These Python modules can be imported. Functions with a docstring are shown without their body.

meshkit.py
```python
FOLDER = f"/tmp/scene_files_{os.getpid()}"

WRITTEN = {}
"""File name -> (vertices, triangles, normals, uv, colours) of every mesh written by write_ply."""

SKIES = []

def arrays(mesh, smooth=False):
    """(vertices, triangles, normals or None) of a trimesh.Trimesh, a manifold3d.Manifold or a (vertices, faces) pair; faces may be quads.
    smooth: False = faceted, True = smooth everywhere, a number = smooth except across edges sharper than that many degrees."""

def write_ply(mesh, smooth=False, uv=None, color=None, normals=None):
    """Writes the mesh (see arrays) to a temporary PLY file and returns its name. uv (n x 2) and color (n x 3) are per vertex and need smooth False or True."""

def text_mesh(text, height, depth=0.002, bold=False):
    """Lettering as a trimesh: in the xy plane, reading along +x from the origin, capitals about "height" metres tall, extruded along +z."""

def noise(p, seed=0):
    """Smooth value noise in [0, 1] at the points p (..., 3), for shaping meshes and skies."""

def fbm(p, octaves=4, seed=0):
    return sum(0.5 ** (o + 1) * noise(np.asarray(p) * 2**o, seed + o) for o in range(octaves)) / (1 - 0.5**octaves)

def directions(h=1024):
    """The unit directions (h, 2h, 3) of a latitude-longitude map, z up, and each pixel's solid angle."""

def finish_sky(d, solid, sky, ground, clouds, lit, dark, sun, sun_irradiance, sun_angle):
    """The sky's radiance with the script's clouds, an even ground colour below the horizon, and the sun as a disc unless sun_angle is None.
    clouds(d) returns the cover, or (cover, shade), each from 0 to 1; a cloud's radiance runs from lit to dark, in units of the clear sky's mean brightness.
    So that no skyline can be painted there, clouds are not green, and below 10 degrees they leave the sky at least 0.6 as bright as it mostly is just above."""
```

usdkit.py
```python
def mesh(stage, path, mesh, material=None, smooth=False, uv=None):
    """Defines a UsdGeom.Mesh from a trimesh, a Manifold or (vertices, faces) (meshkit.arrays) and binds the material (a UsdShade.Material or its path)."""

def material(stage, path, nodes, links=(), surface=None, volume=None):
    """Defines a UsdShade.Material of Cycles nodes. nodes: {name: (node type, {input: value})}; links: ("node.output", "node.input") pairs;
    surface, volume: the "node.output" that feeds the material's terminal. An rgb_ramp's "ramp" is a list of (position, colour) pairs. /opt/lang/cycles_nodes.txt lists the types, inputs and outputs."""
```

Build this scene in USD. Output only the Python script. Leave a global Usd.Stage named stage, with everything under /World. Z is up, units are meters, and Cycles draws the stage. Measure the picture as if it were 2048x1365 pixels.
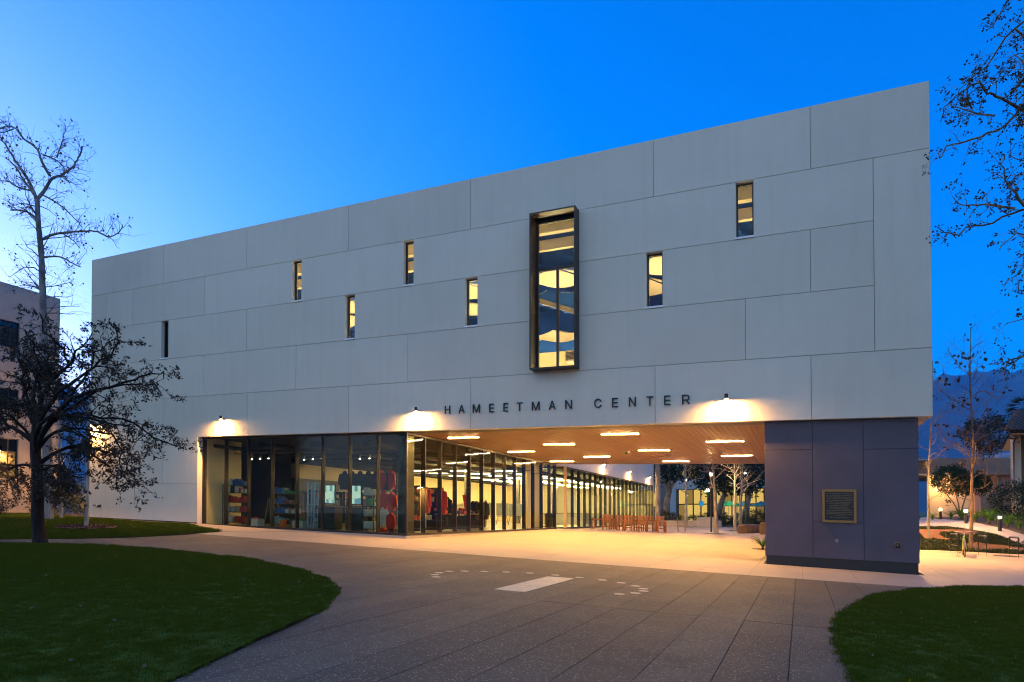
import math, random
import numpy as np, trimesh, shapely, usdkit, meshkit
from shapely.geometry import Polygon, box as sbox
from shapely.ops import unary_union
from scipy.interpolate import RBFInterpolator
from pxr import Usd, UsdGeom, UsdLux, UsdShade, Gf, Sdf, Vt

stage = Usd.Stage.CreateInMemory()
UsdGeom.Xform.Define(stage, '/World')
UsdGeom.Scope.Define(stage, '/World/Looks')

# ------------------------------------------------------------------ camera, sky, exposure
YAW = math.radians(24.523)
R = np.array([math.cos(YAW), math.sin(YAW), 0]); F = np.array([-math.sin(YAW), math.cos(YAW), 0])
PITCH = math.radians(1.0)
FW = F*math.cos(PITCH)+np.array([0, 0, 1])*math.sin(PITCH); UP = np.array([0, 0, 1])*math.cos(PITCH)-F*math.sin(PITCH)
cam = UsdGeom.Camera.Define(stage, '/World/Camera')
cam.CreateFocalLengthAttr(22.25); cam.CreateHorizontalApertureAttr(36.0); cam.CreateVerticalApertureAttr(24.0)
cam.CreateVerticalApertureOffsetAttr(5.826)
cam.AddTransformOp().Set(Gf.Matrix4d(*R, 0, *UP, 0, *(-FW), 0, 0, 0, 1.45, 1))
EXPOSURE = 4.15
cam.CreateExposureAttr(EXPOSURE)
SUN_EL, SUN_AZ = math.radians(1.5), YAW+math.radians(52)           # the sun has all but set, left of the building
SUN = (-math.sin(SUN_AZ), math.cos(SUN_AZ))
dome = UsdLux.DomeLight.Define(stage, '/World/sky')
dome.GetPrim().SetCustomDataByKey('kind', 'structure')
# clear deep blue dusk sky; grey added over the unseen half behind the viewer, to light the facade
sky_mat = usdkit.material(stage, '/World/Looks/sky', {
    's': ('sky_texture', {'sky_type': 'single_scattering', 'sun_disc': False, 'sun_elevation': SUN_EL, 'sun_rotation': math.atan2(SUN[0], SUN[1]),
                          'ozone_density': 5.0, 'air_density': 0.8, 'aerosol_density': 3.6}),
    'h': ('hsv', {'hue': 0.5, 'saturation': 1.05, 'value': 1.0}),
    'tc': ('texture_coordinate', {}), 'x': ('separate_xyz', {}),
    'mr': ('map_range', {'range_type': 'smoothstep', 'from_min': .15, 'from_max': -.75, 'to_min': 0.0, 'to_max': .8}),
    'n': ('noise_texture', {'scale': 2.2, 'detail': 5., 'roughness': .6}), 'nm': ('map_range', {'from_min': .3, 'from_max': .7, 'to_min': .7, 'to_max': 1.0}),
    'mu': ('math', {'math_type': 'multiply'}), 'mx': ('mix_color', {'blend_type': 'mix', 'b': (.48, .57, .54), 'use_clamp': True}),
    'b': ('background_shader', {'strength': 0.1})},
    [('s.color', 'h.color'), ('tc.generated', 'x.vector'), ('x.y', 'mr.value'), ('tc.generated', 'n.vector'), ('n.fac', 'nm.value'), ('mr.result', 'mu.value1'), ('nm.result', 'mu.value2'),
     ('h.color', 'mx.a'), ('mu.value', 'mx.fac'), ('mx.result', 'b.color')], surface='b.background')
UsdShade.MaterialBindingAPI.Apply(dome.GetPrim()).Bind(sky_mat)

# ------------------------------------------------------------------ helpers
K = .0331                                                       # the site rises gently towards the west
def S(x): return K*np.clip(x, -60, 40)
def lv(m):
    m = tm(m).copy(); v = np.array(m.vertices); v[:, 2] -= S(v[:, 0]); m.vertices = v; return m
def tm(m):
    if isinstance(m, trimesh.Trimesh): return m
    v, f, _ = meshkit.arrays(m); return trimesh.Trimesh(v, f, process=False)
_used = set()
def path_for(name, parent=None):
    base = parent.GetPath().pathString if parent is not None else '/World'
    p, i = f'{base}/{name}', 0
    while p in _used: i += 1; p = f'{base}/{name}_{i:03d}'
    _used.add(p); return p
_base = {}
def tag(prim, label=None, cat=None, group=None, kind=None):
    for k_, v_ in (('label', label), ('category', cat), ('group', group), ('kind', kind)):
        if v_: prim.SetCustomDataByKey(k_, v_)
    return prim
def thing(name, label, cat, loc=(0, 0, 0), rot=0.0, group=None, kind=None):
    """Xform at the thing's base; loc in level coordinates."""
    p = path_for(name); x = UsdGeom.Xform.Define(stage, p)
    w = (loc[0], loc[1], loc[2]-float(S(loc[0])))
    x.AddTranslateOp().Set(Gf.Vec3d(*map(float, w)))
    if rot: x.AddRotateZOp().Set(math.degrees(rot))
    _base[p] = np.array(w); return tag(x.GetPrim(), label, cat, group, kind)
def part(name, mesh, mat, parent=None, smooth=False, label=None, world=False, kind=None):
    """world: the mesh is given in level coordinates; sheared to the site's fall and made relative to its parent."""
    m = tm(mesh)
    if world:
        m = lv(m)
        if parent is not None:
            top = '/'.join(parent.GetPath().pathString.split('/')[:3])
            m.vertices = np.array(m.vertices)-_base.get(top, np.zeros(3))
    o = usdkit.mesh(stage, path_for(name, parent), m, mat, smooth).GetPrim()
    if label or kind: tag(o, label=label, kind=kind)
    return o
def solo(name, mesh, mat, label, cat, group=None, kind=None, smooth=False, world=True):
    o = part(name, mesh, mat, None, smooth, world=world); return tag(o, label, cat, group, kind)
def dup(src, loc, rot=0.0, label=None, group=None, scale=None):
    name = src.GetName().rsplit('_', 1)[0] if src.GetName()[-3:].isdigit() else src.GetName()
    was = dict(src.GetCustomData())
    p = path_for(name); x = UsdGeom.Xform.Define(stage, p)
    x.GetPrim().GetReferences().AddInternalReference(src.GetPath()); x.GetPrim().SetInstanceable(True)
    x.ClearXformOpOrder()
    x.AddTranslateOp(opSuffix='c').Set(Gf.Vec3d(float(loc[0]), float(loc[1]), float(loc[2]-S(loc[0]))))
    x.AddRotateZOp(opSuffix='c').Set(math.degrees(rot))
    if scale: x.AddScaleOp(opSuffix='c').Set(Gf.Vec3f(scale, scale, scale) if np.isscalar(scale) else Gf.Vec3f(*scale))
    return tag(x.GetPrim(), label or was.get('label'), was.get('category'), group or was.get('group'))

def bx(x0, x1, y0, y1, z0, z1):
    b = trimesh.creation.box([x1-x0, y1-y0, z1-z0]); b.apply_translation([(x0+x1)/2, (y0+y1)/2, (z0+z1)/2]); return b
def rb(x0, x1, y0, y1, z0, z1, c=.006):
    """box with chamfered edges"""
    c = min(c, (x1-x0)/3, (y1-y0)/3, (z1-z0)/3); pts = []
    for x, sx in ((x0, 1), (x1, -1)):
        for y, sy in ((y0, 1), (y1, -1)):
            for z, sz in ((z0, 1), (z1, -1)):
                pts += [(x+sx*c, y+sy*c, z), (x+sx*c, y, z+sz*c), (x, y+sy*c, z+sz*c)]
    return trimesh.convex.convex_hull(np.array(pts))
def cat(*ms):
    l = []
    for m in ms: l += list(m) if isinstance(m, (list, tuple)) else [m]
    return trimesh.util.concatenate([tm(m) for m in l])
def cyl(r, h, at=(0, 0, 0), s=16, r2=None):
    """upright cylinder or cone frustum from at, height h"""
    r2 = r if r2 is None else r2
    return tube([at, (at[0], at[1], at[2]+h)], [r, r2], s, cap=True)
def tube(P, r, s=6, cap=False):
    P = np.asarray(P, float); n = len(P); r = np.broadcast_to(np.asarray(r, float), (n,))
    T = np.gradient(P, axis=0); T /= np.maximum(np.linalg.norm(T, axis=1, keepdims=True), 1e-9)
    ref = np.array([0, 0, 1.]) if abs(T[:, 2]).mean() < .8 else np.array([1., 0, 0])
    A = np.cross(T, ref); A /= np.maximum(np.linalg.norm(A, axis=1, keepdims=True), 1e-9); B = np.cross(T, A)
    t = np.arange(s)/s*2*np.pi
    V = (P[:, None]+r[:, None, None]*(np.cos(t)[None, :, None]*A[:, None]+np.sin(t)[None, :, None]*B[:, None])).reshape(-1, 3)
    i, j = np.meshgrid(np.arange(n-1), np.arange(s), indexing='ij'); j2 = (j+1) % s
    a, b, c, d = i*s+j, i*s+j2, (i+1)*s+j2, (i+1)*s+j
    Fc = np.concatenate([np.stack([a, b, c], -1).reshape(-1, 3), np.stack([a, c, d], -1).reshape(-1, 3)])
    if cap:
        V = np.vstack([V, P[0], P[-1]]); q = np.arange(s); q2 = (q+1) % s
        Fc = np.vstack([Fc, np.stack([q2, q, np.full(s, n*s)], 1), np.stack([(n-1)*s+q, (n-1)*s+q2, np.full(s, n*s+1)], 1)])
    return trimesh.Trimesh(V, Fc, process=False)
def rot(m, ang, axis='z', about=(0, 0, 0)):
    m = tm(m).copy(); m.apply_transform(trimesh.transformations.rotation_matrix(ang, {'x': [1, 0, 0], 'y': [0, 1, 0], 'z': [0, 0, 1]}[axis], about)); return m
def mv(m, x=0, y=0, z=0):
    m = tm(m).copy(); m.apply_translation([x, y, z]); return m
def extr(poly, h):
    """(multi)polygon -> mesh extruded along z from 0"""
    ps = [g for g in getattr(poly, 'geoms', [poly]) if g.geom_type == 'Polygon' and g.area > 1e-6]
    return trimesh.util.concatenate([trimesh.creation.extrude_polygon(g, h, engine='earcut') for g in ps])
def wall_xz(poly, y0, y1):
    """polygon in (x, z) extruded from y0 to y1"""
    m = extr(poly, y1-y0); v = np.array(m.vertices); m.vertices = np.stack([v[:, 0], y0+v[:, 2], v[:, 1]], 1); m.invert(); return m
def wall_yz(poly, x0, x1):
    m = extr(poly, x1-x0); v = np.array(m.vertices); m.vertices = np.stack([x0+v[:, 2], v[:, 0], v[:, 1]], 1); return m
def arrays_mesh(V, Fc): return trimesh.Trimesh(np.asarray(V), np.asarray(Fc), process=False)

# ------------------------------------------------------------------ materials
def mat(name, color, rough=.6, var=.12, scale=3.0, spec=.5, metal=0., bump=0., bscale=60., detail=6., warp=None, rvar=0., obj=False):
    c = np.array(color, float)
    src = 'tc.object' if obj else 'g.position'
    n = {'tc': ('texture_coordinate', {}), 'g': ('geometry', {}), 'n': ('noise_texture', {'scale': scale, 'detail': detail, 'roughness': .62}),
         'r': ('rgb_ramp', {'ramp': [(.25, tuple(np.clip(c*(1-var), 0, 1))), (.5, tuple(c)), (.78, tuple(np.clip(c*(1+var), 0, 1)))]}),
         'p': ('principled_bsdf', {'roughness': rough, 'specular_ior_level': spec, 'metallic': metal})}
    l = [(src, 'n.vector'), ('n.fac', 'r.fac'), ('r.color', 'p.base_color')]
    if bump:
        n['n2'] = ('noise_texture', {'scale': bscale, 'detail': 4.}); n['b'] = ('bump', {'strength': bump, 'distance': .02})
        l += [(src, 'n2.vector'), ('n2.fac', 'b.height'), ('b.normal', 'p.normal')]
    return usdkit.material(stage, '/World/Looks/'+name, n, l, surface='p.BSDF')
def emat(name, color, strength):
    return usdkit.material(stage, '/World/Looks/'+name, {'e': ('emission', {'color': color, 'strength': strength})}, surface='e.emission')
def leafmat(name, c1, c2, trans=.3, rough=.5, spec=.35):
    return usdkit.material(stage, '/World/Looks/'+name, {
        'g': ('geometry', {}), 'r': ('rgb_ramp', {'ramp': [(0, c1), (1, c2)]}), 'p': ('principled_bsdf', {'roughness': rough, 'specular_ior_level': spec}),
        't': ('translucent_bsdf', {}), 'm': ('mix_closure', {'fac': trans})},
        [('g.random_per_island', 'r.fac'), ('r.color', 'p.base_color'), ('r.color', 't.color'), ('p.BSDF', 'm.closure1'), ('t.BSDF', 'm.closure2')], surface='m.closure')
WARM = (1.0, .53, .17)
def plaster(name='plaster', f=1.0):
    n = {'g': ('geometry', {}), 'n': ('noise_texture', {'scale': .35, 'detail': 8., 'roughness': .65}), 'n3': ('noise_texture', {'scale': 4.0, 'detail': 6.}),
         'mp': ('mapping', {'scale': (2.2, 2.2, .18)}), 'n4': ('noise_texture', {'scale': 1.6, 'detail': 5.}),
         'r': ('rgb_ramp', {'ramp': [(.3, (.60*f, .575*f, .49*f)), (.7, (.655*f, .625*f, .535*f))]}), 'r4': ('rgb_ramp', {'ramp': [(.34, (.972, .968, .96)), (.52, (1, 1, 1))]}),
         'm': ('mix_color', {'blend_type': 'multiply', 'fac': 1.0}), 'm2': ('mix_color', {'blend_type': 'multiply', 'fac': .35}),
         'n2': ('noise_texture', {'scale': 90., 'detail': 3.}), 'b': ('bump', {'strength': .25, 'distance': .01}), 'p': ('principled_bsdf', {'roughness': .85, 'specular_ior_level': .25})}
    l = [('g.position', 'n.vector'), ('g.position', 'n3.vector'), ('g.position', 'mp.vector'), ('mp.vector', 'n4.vector'), ('n.fac', 'r.fac'), ('n4.fac', 'r4.fac'),
         ('r.color', 'm.a'), ('r4.color', 'm.b'), ('m.result', 'm2.a'), ('n3.color', 'm2.b'), ('m.result', 'p.base_color'), ('g.position', 'n2.vector'), ('n2.fac', 'b.height'), ('b.normal', 'p.normal')]
    n.pop('m2'); n.pop('n3'); l = [q for q in l if 'm2' not in q[0]+q[1] and 'n3' not in q[0]+q[1]]
    return usdkit.material(stage, '/World/Looks/'+name, n, l, surface='p.BSDF')
def aggregate(name='aggregate', f=1.0):
    """dark exposed aggregate with pale pebbles"""
    n = {'g': ('geometry', {}), 'v': ('voronoi_texture', {'scale': 42., 'feature': 'f1'}), 'rd': ('rgb_ramp', {'ramp': [(0, (1, 1, 1)), (.28, (1, 1, 1)), (.40, (0, 0, 0))]}),
         'sc': ('separate_color', {}), 'pick': ('rgb_ramp', {'ramp': [(0, (0, 0, 0)), (.60, (0, 0, 0)), (.95, (1, 1, 1)), (1, (1, 1, 1))]}),
         'm': ('math', {'math_type': 'multiply'}), 'n': ('noise_texture', {'scale': .7, 'detail': 9., 'roughness': .68}), 'n2': ('noise_texture', {'scale': 220., 'detail': 2.}),
         'base': ('rgb_ramp', {'ramp': [(.3, (.076*f, .056*f, .032*f)), (.7, (.132*f, .098*f, .058*f))]}), 'fine': ('rgb_ramp', {'ramp': [(.3, (.55, .55, .55)), (.7, (1.3, 1.3, 1.3))]}),
         'mul': ('mix_color', {'blend_type': 'multiply', 'fac': 1., 'use_clamp_result': False}), 'mix': ('mix_color', {'blend_type': 'mix', 'b': (.36, .31, .25)}),
         'b': ('bump', {'strength': .5, 'distance': .006}), 'p': ('principled_bsdf', {'roughness': .75, 'specular_ior_level': .3})}
    l = [('g.position', 'v.vector'), ('v.distance', 'rd.fac'), ('v.color', 'sc.color'), ('sc.r', 'pick.fac'), ('rd.color', 'm.value1'), ('pick.color', 'm.value2'),
         ('g.position', 'n.vector'), ('n.fac', 'base.fac'), ('g.position', 'n2.vector'), ('n2.fac', 'fine.fac'), ('base.color', 'mul.a'), ('fine.color', 'mul.b'),
         ('mul.result', 'mix.a'), ('m.value', 'mix.fac'), ('mix.result', 'p.base_color'), ('v.distance', 'b.height'), ('b.normal', 'p.normal')]
    return usdkit.material(stage, '/World/Looks/'+name, n, l, surface='p.BSDF')
def glassmat(name, tint, ior=1.45, rough=.0):
    # only the outer face mirrors: a pane seen from inside its own thickness must not reflect totally
    return usdkit.material(stage, '/World/Looks/'+name, {'t': ('transparent_bsdf', {'color': tint}), 'g': ('glossy_bsdf', {'color': (1, 1, 1), 'roughness': rough}), 'f': ('fresnel', {'IOR': ior}),
                           'ge': ('geometry', {}), 'i': ('math', {'math_type': 'subtract', 'value1': 1.0}), 'x': ('math', {'math_type': 'multiply'}), 'm': ('mix_closure', {})},
                           [('ge.backfacing', 'i.value2'), ('i.value', 'x.value1'), ('f.fac', 'x.value2'), ('x.value', 'm.fac'), ('t.BSDF', 'm.closure1'), ('g.BSDF', 'm.closure2')], surface='m.closure')
def barkmat(name, c1, c2, scale=9., stretch=.25):
    return usdkit.material(stage, '/World/Looks/'+name, {'tc': ('texture_coordinate', {}), 'mp': ('mapping', {'scale': (1, 1, stretch)}), 'n': ('noise_texture', {'scale': scale, 'detail': 6., 'roughness': .65}),
        'r': ('rgb_ramp', {'ramp': [(.38, c1), (.62, c2)]}), 'b': ('bump', {'strength': .6, 'distance': .03}), 'p': ('principled_bsdf', {'roughness': .9, 'specular_ior_level': .2})},
        [('tc.object', 'mp.vector'), ('mp.vector', 'n.vector'), ('n.fac', 'r.fac'), ('r.color', 'p.base_color'), ('n.fac', 'b.height'), ('b.normal', 'p.normal')], surface='p.BSDF')
M = dict(
    plaster=plaster(), sill=mat('sill_white', (.80, .82, .84), .4, .03), aggregate=aggregate(),
    joint=mat('joint_shadow', (.33, .28, .215), .9), concrete=mat('smooth_concrete', (.30, .242, .18), .72, .10, .8, bump=.15, bscale=120),
    curb=mat('curb_concrete', (.34, .30, .27), .8, .12, 2., bump=.2), purple=mat('purple_panel', (.070, .059, .086), .5, .22, .9, bump=.08, bscale=40),
    plinth=mat('plinth_grey', (.16, .17, .21), .7, .12, 2.), bronze=mat('dark_bronze', (.022, .017, .014), .38, .1, metal=.3), black=mat('black_metal', (.012, .012, .013), .42),
    trim=mat('brown_trim', (.05, .026, .018), .5), alu=mat('aluminium', (.62, .64, .68), .35, .05, metal=.6), mullion=mat('mullion', (.030, .024, .020), .4, metal=.4),
    glass=glassmat('store_glass', (.90, .945, .88)), pane=glassmat('window_glass', (.90, .95, .93), 1.35), darkglass=glassmat('dark_glass', (.10, .12, .12), 1.5),
    dark=mat('interior_dark', (.025, .023, .020), .8), cream=mat('interior_cream', (.72, .60, .36), .8, .05), floor=mat('store_floor', (.20, .165, .10), .35, .1),
    navy=mat('ceiling_blue', (.004, .09, .50), .8), cloud=mat('acoustic_cream', (.78, .66, .45), .8, .04), greyw=mat('interior_grey', (.17, .16, .14), .8),
    brass=mat('brass', (.30, .17, .06), .38, .12, 8., metal=.75), plate=mat('plaque_black', (.012, .011, .010), .35), goldline=mat('plaque_lettering', (.35, .22, .09), .4, metal=.5),
    stone=mat('pale_stone', (.40, .35, .26), .55, .30, 7., bump=.2, bscale=90), soil=mat('soil', (.055, .038, .026), .95, .3, 6., bump=.5, bscale=30), lawn=mat('lawn_turf', (.062, .092, .012), .95, .35, 4., spec=.05, bump=.6, bscale=80),
    gravel=mat('gravel', (.34, .27, .19), .9, .45, 45., bump=.8, bscale=70), mulch=mat('mulch', (.085, .036, .018), .95, .5, 30., bump=.8, bscale=60),
    teak=mat('teak', (.27, .10, .038), .5, .25, 12., obj=True), rock=mat('boulder', (.12, .075, .045), .9, .35, 3., bump=.7, bscale=9, obj=True),
    beige=mat('beige_stucco', (.40, .32, .25), .9, .12, .9, bump=.3), buff=mat('buff_wall', (.52, .41, .28), .9, .1, 1.), pink=mat('pink_stucco', (.52, .27, .18), .9, .1, 1.),
    fascia=mat('fascia_brown', (.19, .145, .12), .9, .12, 2.), tile=mat('roof_tile', (.055, .035, .025), .85, .3, 8.), greyroof=mat('grey_roof', (.30, .30, .31), .8),
    teal=mat('teal_paint', (.01, .13, .17), .5), green=mat('green_canvas', (.012, .20, .07), .7), bluec=mat('blue_canvas', (.008, .10, .13), .7), fence=mat('concrete_fence', (.28, .26, .24), .9, .25, 3.),
    hill=mat('chaparral', (.018, .034, .022), 1.0, .5, .004), rubber=mat('rubber', (.014, .014, .014), .8), bike=mat('bike_green', (.28, .55, .13), .35), steel=mat('steel', (.5, .5, .5), .3, .05, metal=.9),
    white=mat('white_goods', (.36, .36, .34), .6), red=mat('red_cloth', (.34, .018, .012), .8), blue=mat('blue_goods', (.02, .07, .22), .6), tan=mat('tan_goods', (.24, .16, .09), .7),
    orange=mat('orange_goods', (.55, .12, .02), .6), gren=mat('green_goods', (.02, .16, .05), .6), cyan=mat('cyan_goods', (.10, .22, .24), .6), cloth=mat('black_cloth', (.012, .012, .014), .85),
    paleblue=mat('pale_blue_metal', (.16, .33, .52), .5), board=mat('grey_board', (.26, .28, .24), .7), wood=mat('wood_goods', (.22, .13, .06), .6), skin=mat('mannequin', (.30, .20, .14), .5),
    bin=mat('green_bin', (.02, .055, .035), .5), hallwall=mat('hall_wall', (.16, .16, .17), .9), portal=mat('portal_blue', (.22, .34, .52), .8), clay=mat('clay_brown', (.13, .07, .04), .8),
    led=emat('led_strip', WARM, 52.0), inled=emat('store_strip', (1.0, .68, .28), 12.0), sconce=emat('sconce_lens', (1.0, .49, .13), 1450.0), bulb=emat('bollard_lens', (1, .60, .26), 28.0),
    litwin=emat('lit_window', (1.0, .66, .16), .042), litdim=emat('dim_lit_window', (1.0, .62, .16), .016), screen=emat('lit_print', (.62, .85, .72), .045), screend=emat('lit_print_blue', (.16, .38, .55), .04),
    lamp=emat('post_lamp', (1.0, .60, .24), 160.0), lampw=emat('lantern_glow', (1., .86, .50), 9.0), down=emat('downlight_lens', WARM, 60.0), spot=emat('track_spot', (1.0, .74, .42), 1.6), roomlight=emat('room_lamp', (1.0, .70, .34), 36.0), bluelit=emat('blue_sign', (.03, .28, .60), .05),
    bark_dark=barkmat('bark_dark', (.007, .0055, .0045), (.026, .018, .014)), bark_grey=barkmat('bark_grey', (.10, .095, .09), (.26, .24, .22), 5.), bark_pale=barkmat('bark_pale', (.20, .17, .135), (.38, .34, .28), 7.),
    bark_brown=barkmat('bark_brown', (.09, .06, .04), (.22, .16, .11), 8.),
    leaf_oak=leafmat('oak_leaf', (.030, .022, .012), (.13, .082, .040)), leaf_fallen=leafmat('fallen_leaf', (.10, .07, .03), (.34, .27, .16), 0.), leaf_dry=leafmat('dry_leaf', (.030, .020, .012), (.09, .05, .025)), leaf_green=leafmat('green_leaf', (.012, .035, .010), (.05, .095, .022)),
    leaf_dark=leafmat('dark_leaf', (.008, .018, .008), (.028, .045, .018)), leaf_strap=leafmat('strap_leaf', (.07, .16, .015), (.20, .32, .035)), leaf_bush=leafmat('bush_leaf', (.030, .046, .016), (.10, .105, .04)),
    blade=leafmat('grass_blade', (.060, .082, .008), (.160, .185, .030), .25, 1.0, .0), palm=leafmat('palm_leaf', (.010, .020, .008), (.03, .05, .02)), chip=leafmat('mulch_chip', (.05, .014, .008), (.16, .05, .022), 0.),
)
def plankmat(name, c):
    return usdkit.material(stage, '/World/Looks/'+name, {'g': ('geometry', {}), 'mp': ('mapping', {'scale': (14., .7, 14.)}), 'n': ('noise_texture', {'scale': 3., 'detail': 6., 'roughness': .7}),
        'r': ('rgb_ramp', {'ramp': [(.3, tuple(np.array(c)*.72)), (.7, tuple(np.array(c)*1.2))]}), 'p': ('principled_bsdf', {'roughness': .42, 'specular_ior_level': .4})},
        [('g.position', 'mp.vector'), ('mp.vector', 'n.vector'), ('n.fac', 'r.fac'), ('r.color', 'p.base_color')], surface='p.BSDF')
AGGS = [M['aggregate'], aggregate('aggregate_light', 1.10), aggregate('aggregate_dark', .89), aggregate('aggregate_mid', .96)]
PLASTERS = [M['plaster'], plaster('plaster_light', 1.035), plaster('plaster_dark', .965), plaster('plaster_mid', .985)]
PLANKS = [plankmat('soffit_plank_a', (.26, .128, .055)), plankmat('soffit_plank_b', (.235, .112, .048)), plankmat('soffit_plank_c', (.285, .145, .066))]

# ------------------------------------------------------------------ ground shape (level coordinates)
CP = np.array([(0,0,0),(-10,8,0),(8,8,0),(6,0,0),(-12,0,0),(-20,11,.06),(-1,21.03,0),(3,21.03,-.06),(-14.2,21.05,.15),(-25.5,20.7,.32),(-34,20.7,.36),(-14.2,37,.28),(-6,37,.28),(-1,37,.26),
    (-10,60,.3),(-5,17.5,.02),(-14,16,.1),(-30,12,.15),(-40,20,.4),(-8,27,.14),(5,16,-.03),(20,18,.0),(-20,-10,0),(10,-10,0),(-40,60,.4),(-60,30,.4),(-10,100,.5),(-8,32,.24),(-4,46,.3),(-4,60,.4),(-4,85,.5),(-20,85,.5),
    (5.6,28,.08),(6.5,31.9,.14),(8,31.9,.12),(12,31,.12),(4.4,31.9,.15),(5.2,35.4,1.05),(6.6,44.8,1.49),(8.0,34.45,.96),(8.6,33.0,.42),(11,32.6,.3),(8.8,34.3,.57),(7.5,37.5,1.33),(8.7,35.9,1.14),(8.1,47.7,1.59),
    (9.6,39.6,1.67),(10.7,59.9,1.96),(12.6,55.2,2.08),(12,47,2.1),(4.2,33,.35),(4,45,1.2),(16,33,.4),(14,38,1.5),(30,60,2.2),(40,30,1.0)], float)
_rbf = RBFInterpolator(CP[:, :2], CP[:, 2], kernel='linear', smoothing=.02)
def G(x, y):
    x, y = np.broadcast_arrays(np.asarray(x, float), np.asarray(y, float))
    q = np.column_stack([np.clip(x.ravel(), -60, 42), np.clip(y.ravel(), -12, 105)])
    return _rbf(q).reshape(x.shape)
def g1(x, y): return float(G(np.array([x]), np.array([y]))[0])
def at(x, y, dz=0.): return (x, y, g1(x, y)+dz)
def sheet(poly, off, step=.6, lo=None):
    """a polygon of ground following the terrain"""
    x0, y0, x1, y1 = poly.bounds; parts_ = []
    xs, ys = np.arange(math.floor(x0/step)*step, x1+step, step), np.arange(math.floor(y0/step)*step, y1+step, step)
    V, Fc, n = [], [], 0
    pp = shapely.prepared.prep(poly)
    for a in xs:
        for b in ys:
            c = sbox(a, b, a+step, b+step)
            if pp.contains(c): rs = [np.array([(a, b), (a+step, b), (a+step, b+step), (a, b+step)])]; tr = [np.array([(0, 1, 2), (0, 2, 3)])]
            elif pp.intersects(c):
                rs, tr = [], []
                q = c.intersection(poly)
                for g in getattr(q, 'geoms', [q]):
                    if g.geom_type == 'Polygon' and g.area > 1e-5:
                        v2, f2 = trimesh.creation.triangulate_polygon(g, engine='earcut'); rs.append(v2); tr.append(f2)
            else: continue
            for v2, f2 in zip(rs, tr): V.append(v2); Fc.append(np.asarray(f2)+n); n += len(v2)
    V = np.vstack(V); Fc = np.vstack(Fc)
    z = G(V[:, 0], V[:, 1])+(off(V[:, 0], V[:, 1]) if callable(off) else off)
    m = trimesh.Trimesh(np.column_stack([V, z]), Fc, process=False)
    if (m.face_normals[:, 2].mean()) < 0: m.invert()
    m.merge_vertices(); return m
def slab(poly, top=0., depth=.03):
    """one paving slab following the ground"""
    q = poly.segmentize(1.2) if max(poly.bounds[2]-poly.bounds[0], poly.bounds[3]-poly.bounds[1]) > 1.6 else poly
    m = extr(q, depth); v = np.array(m.vertices); v[:, 2] += G(v[:, 0], v[:, 1])+top-depth; m.vertices = v; return m

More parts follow.
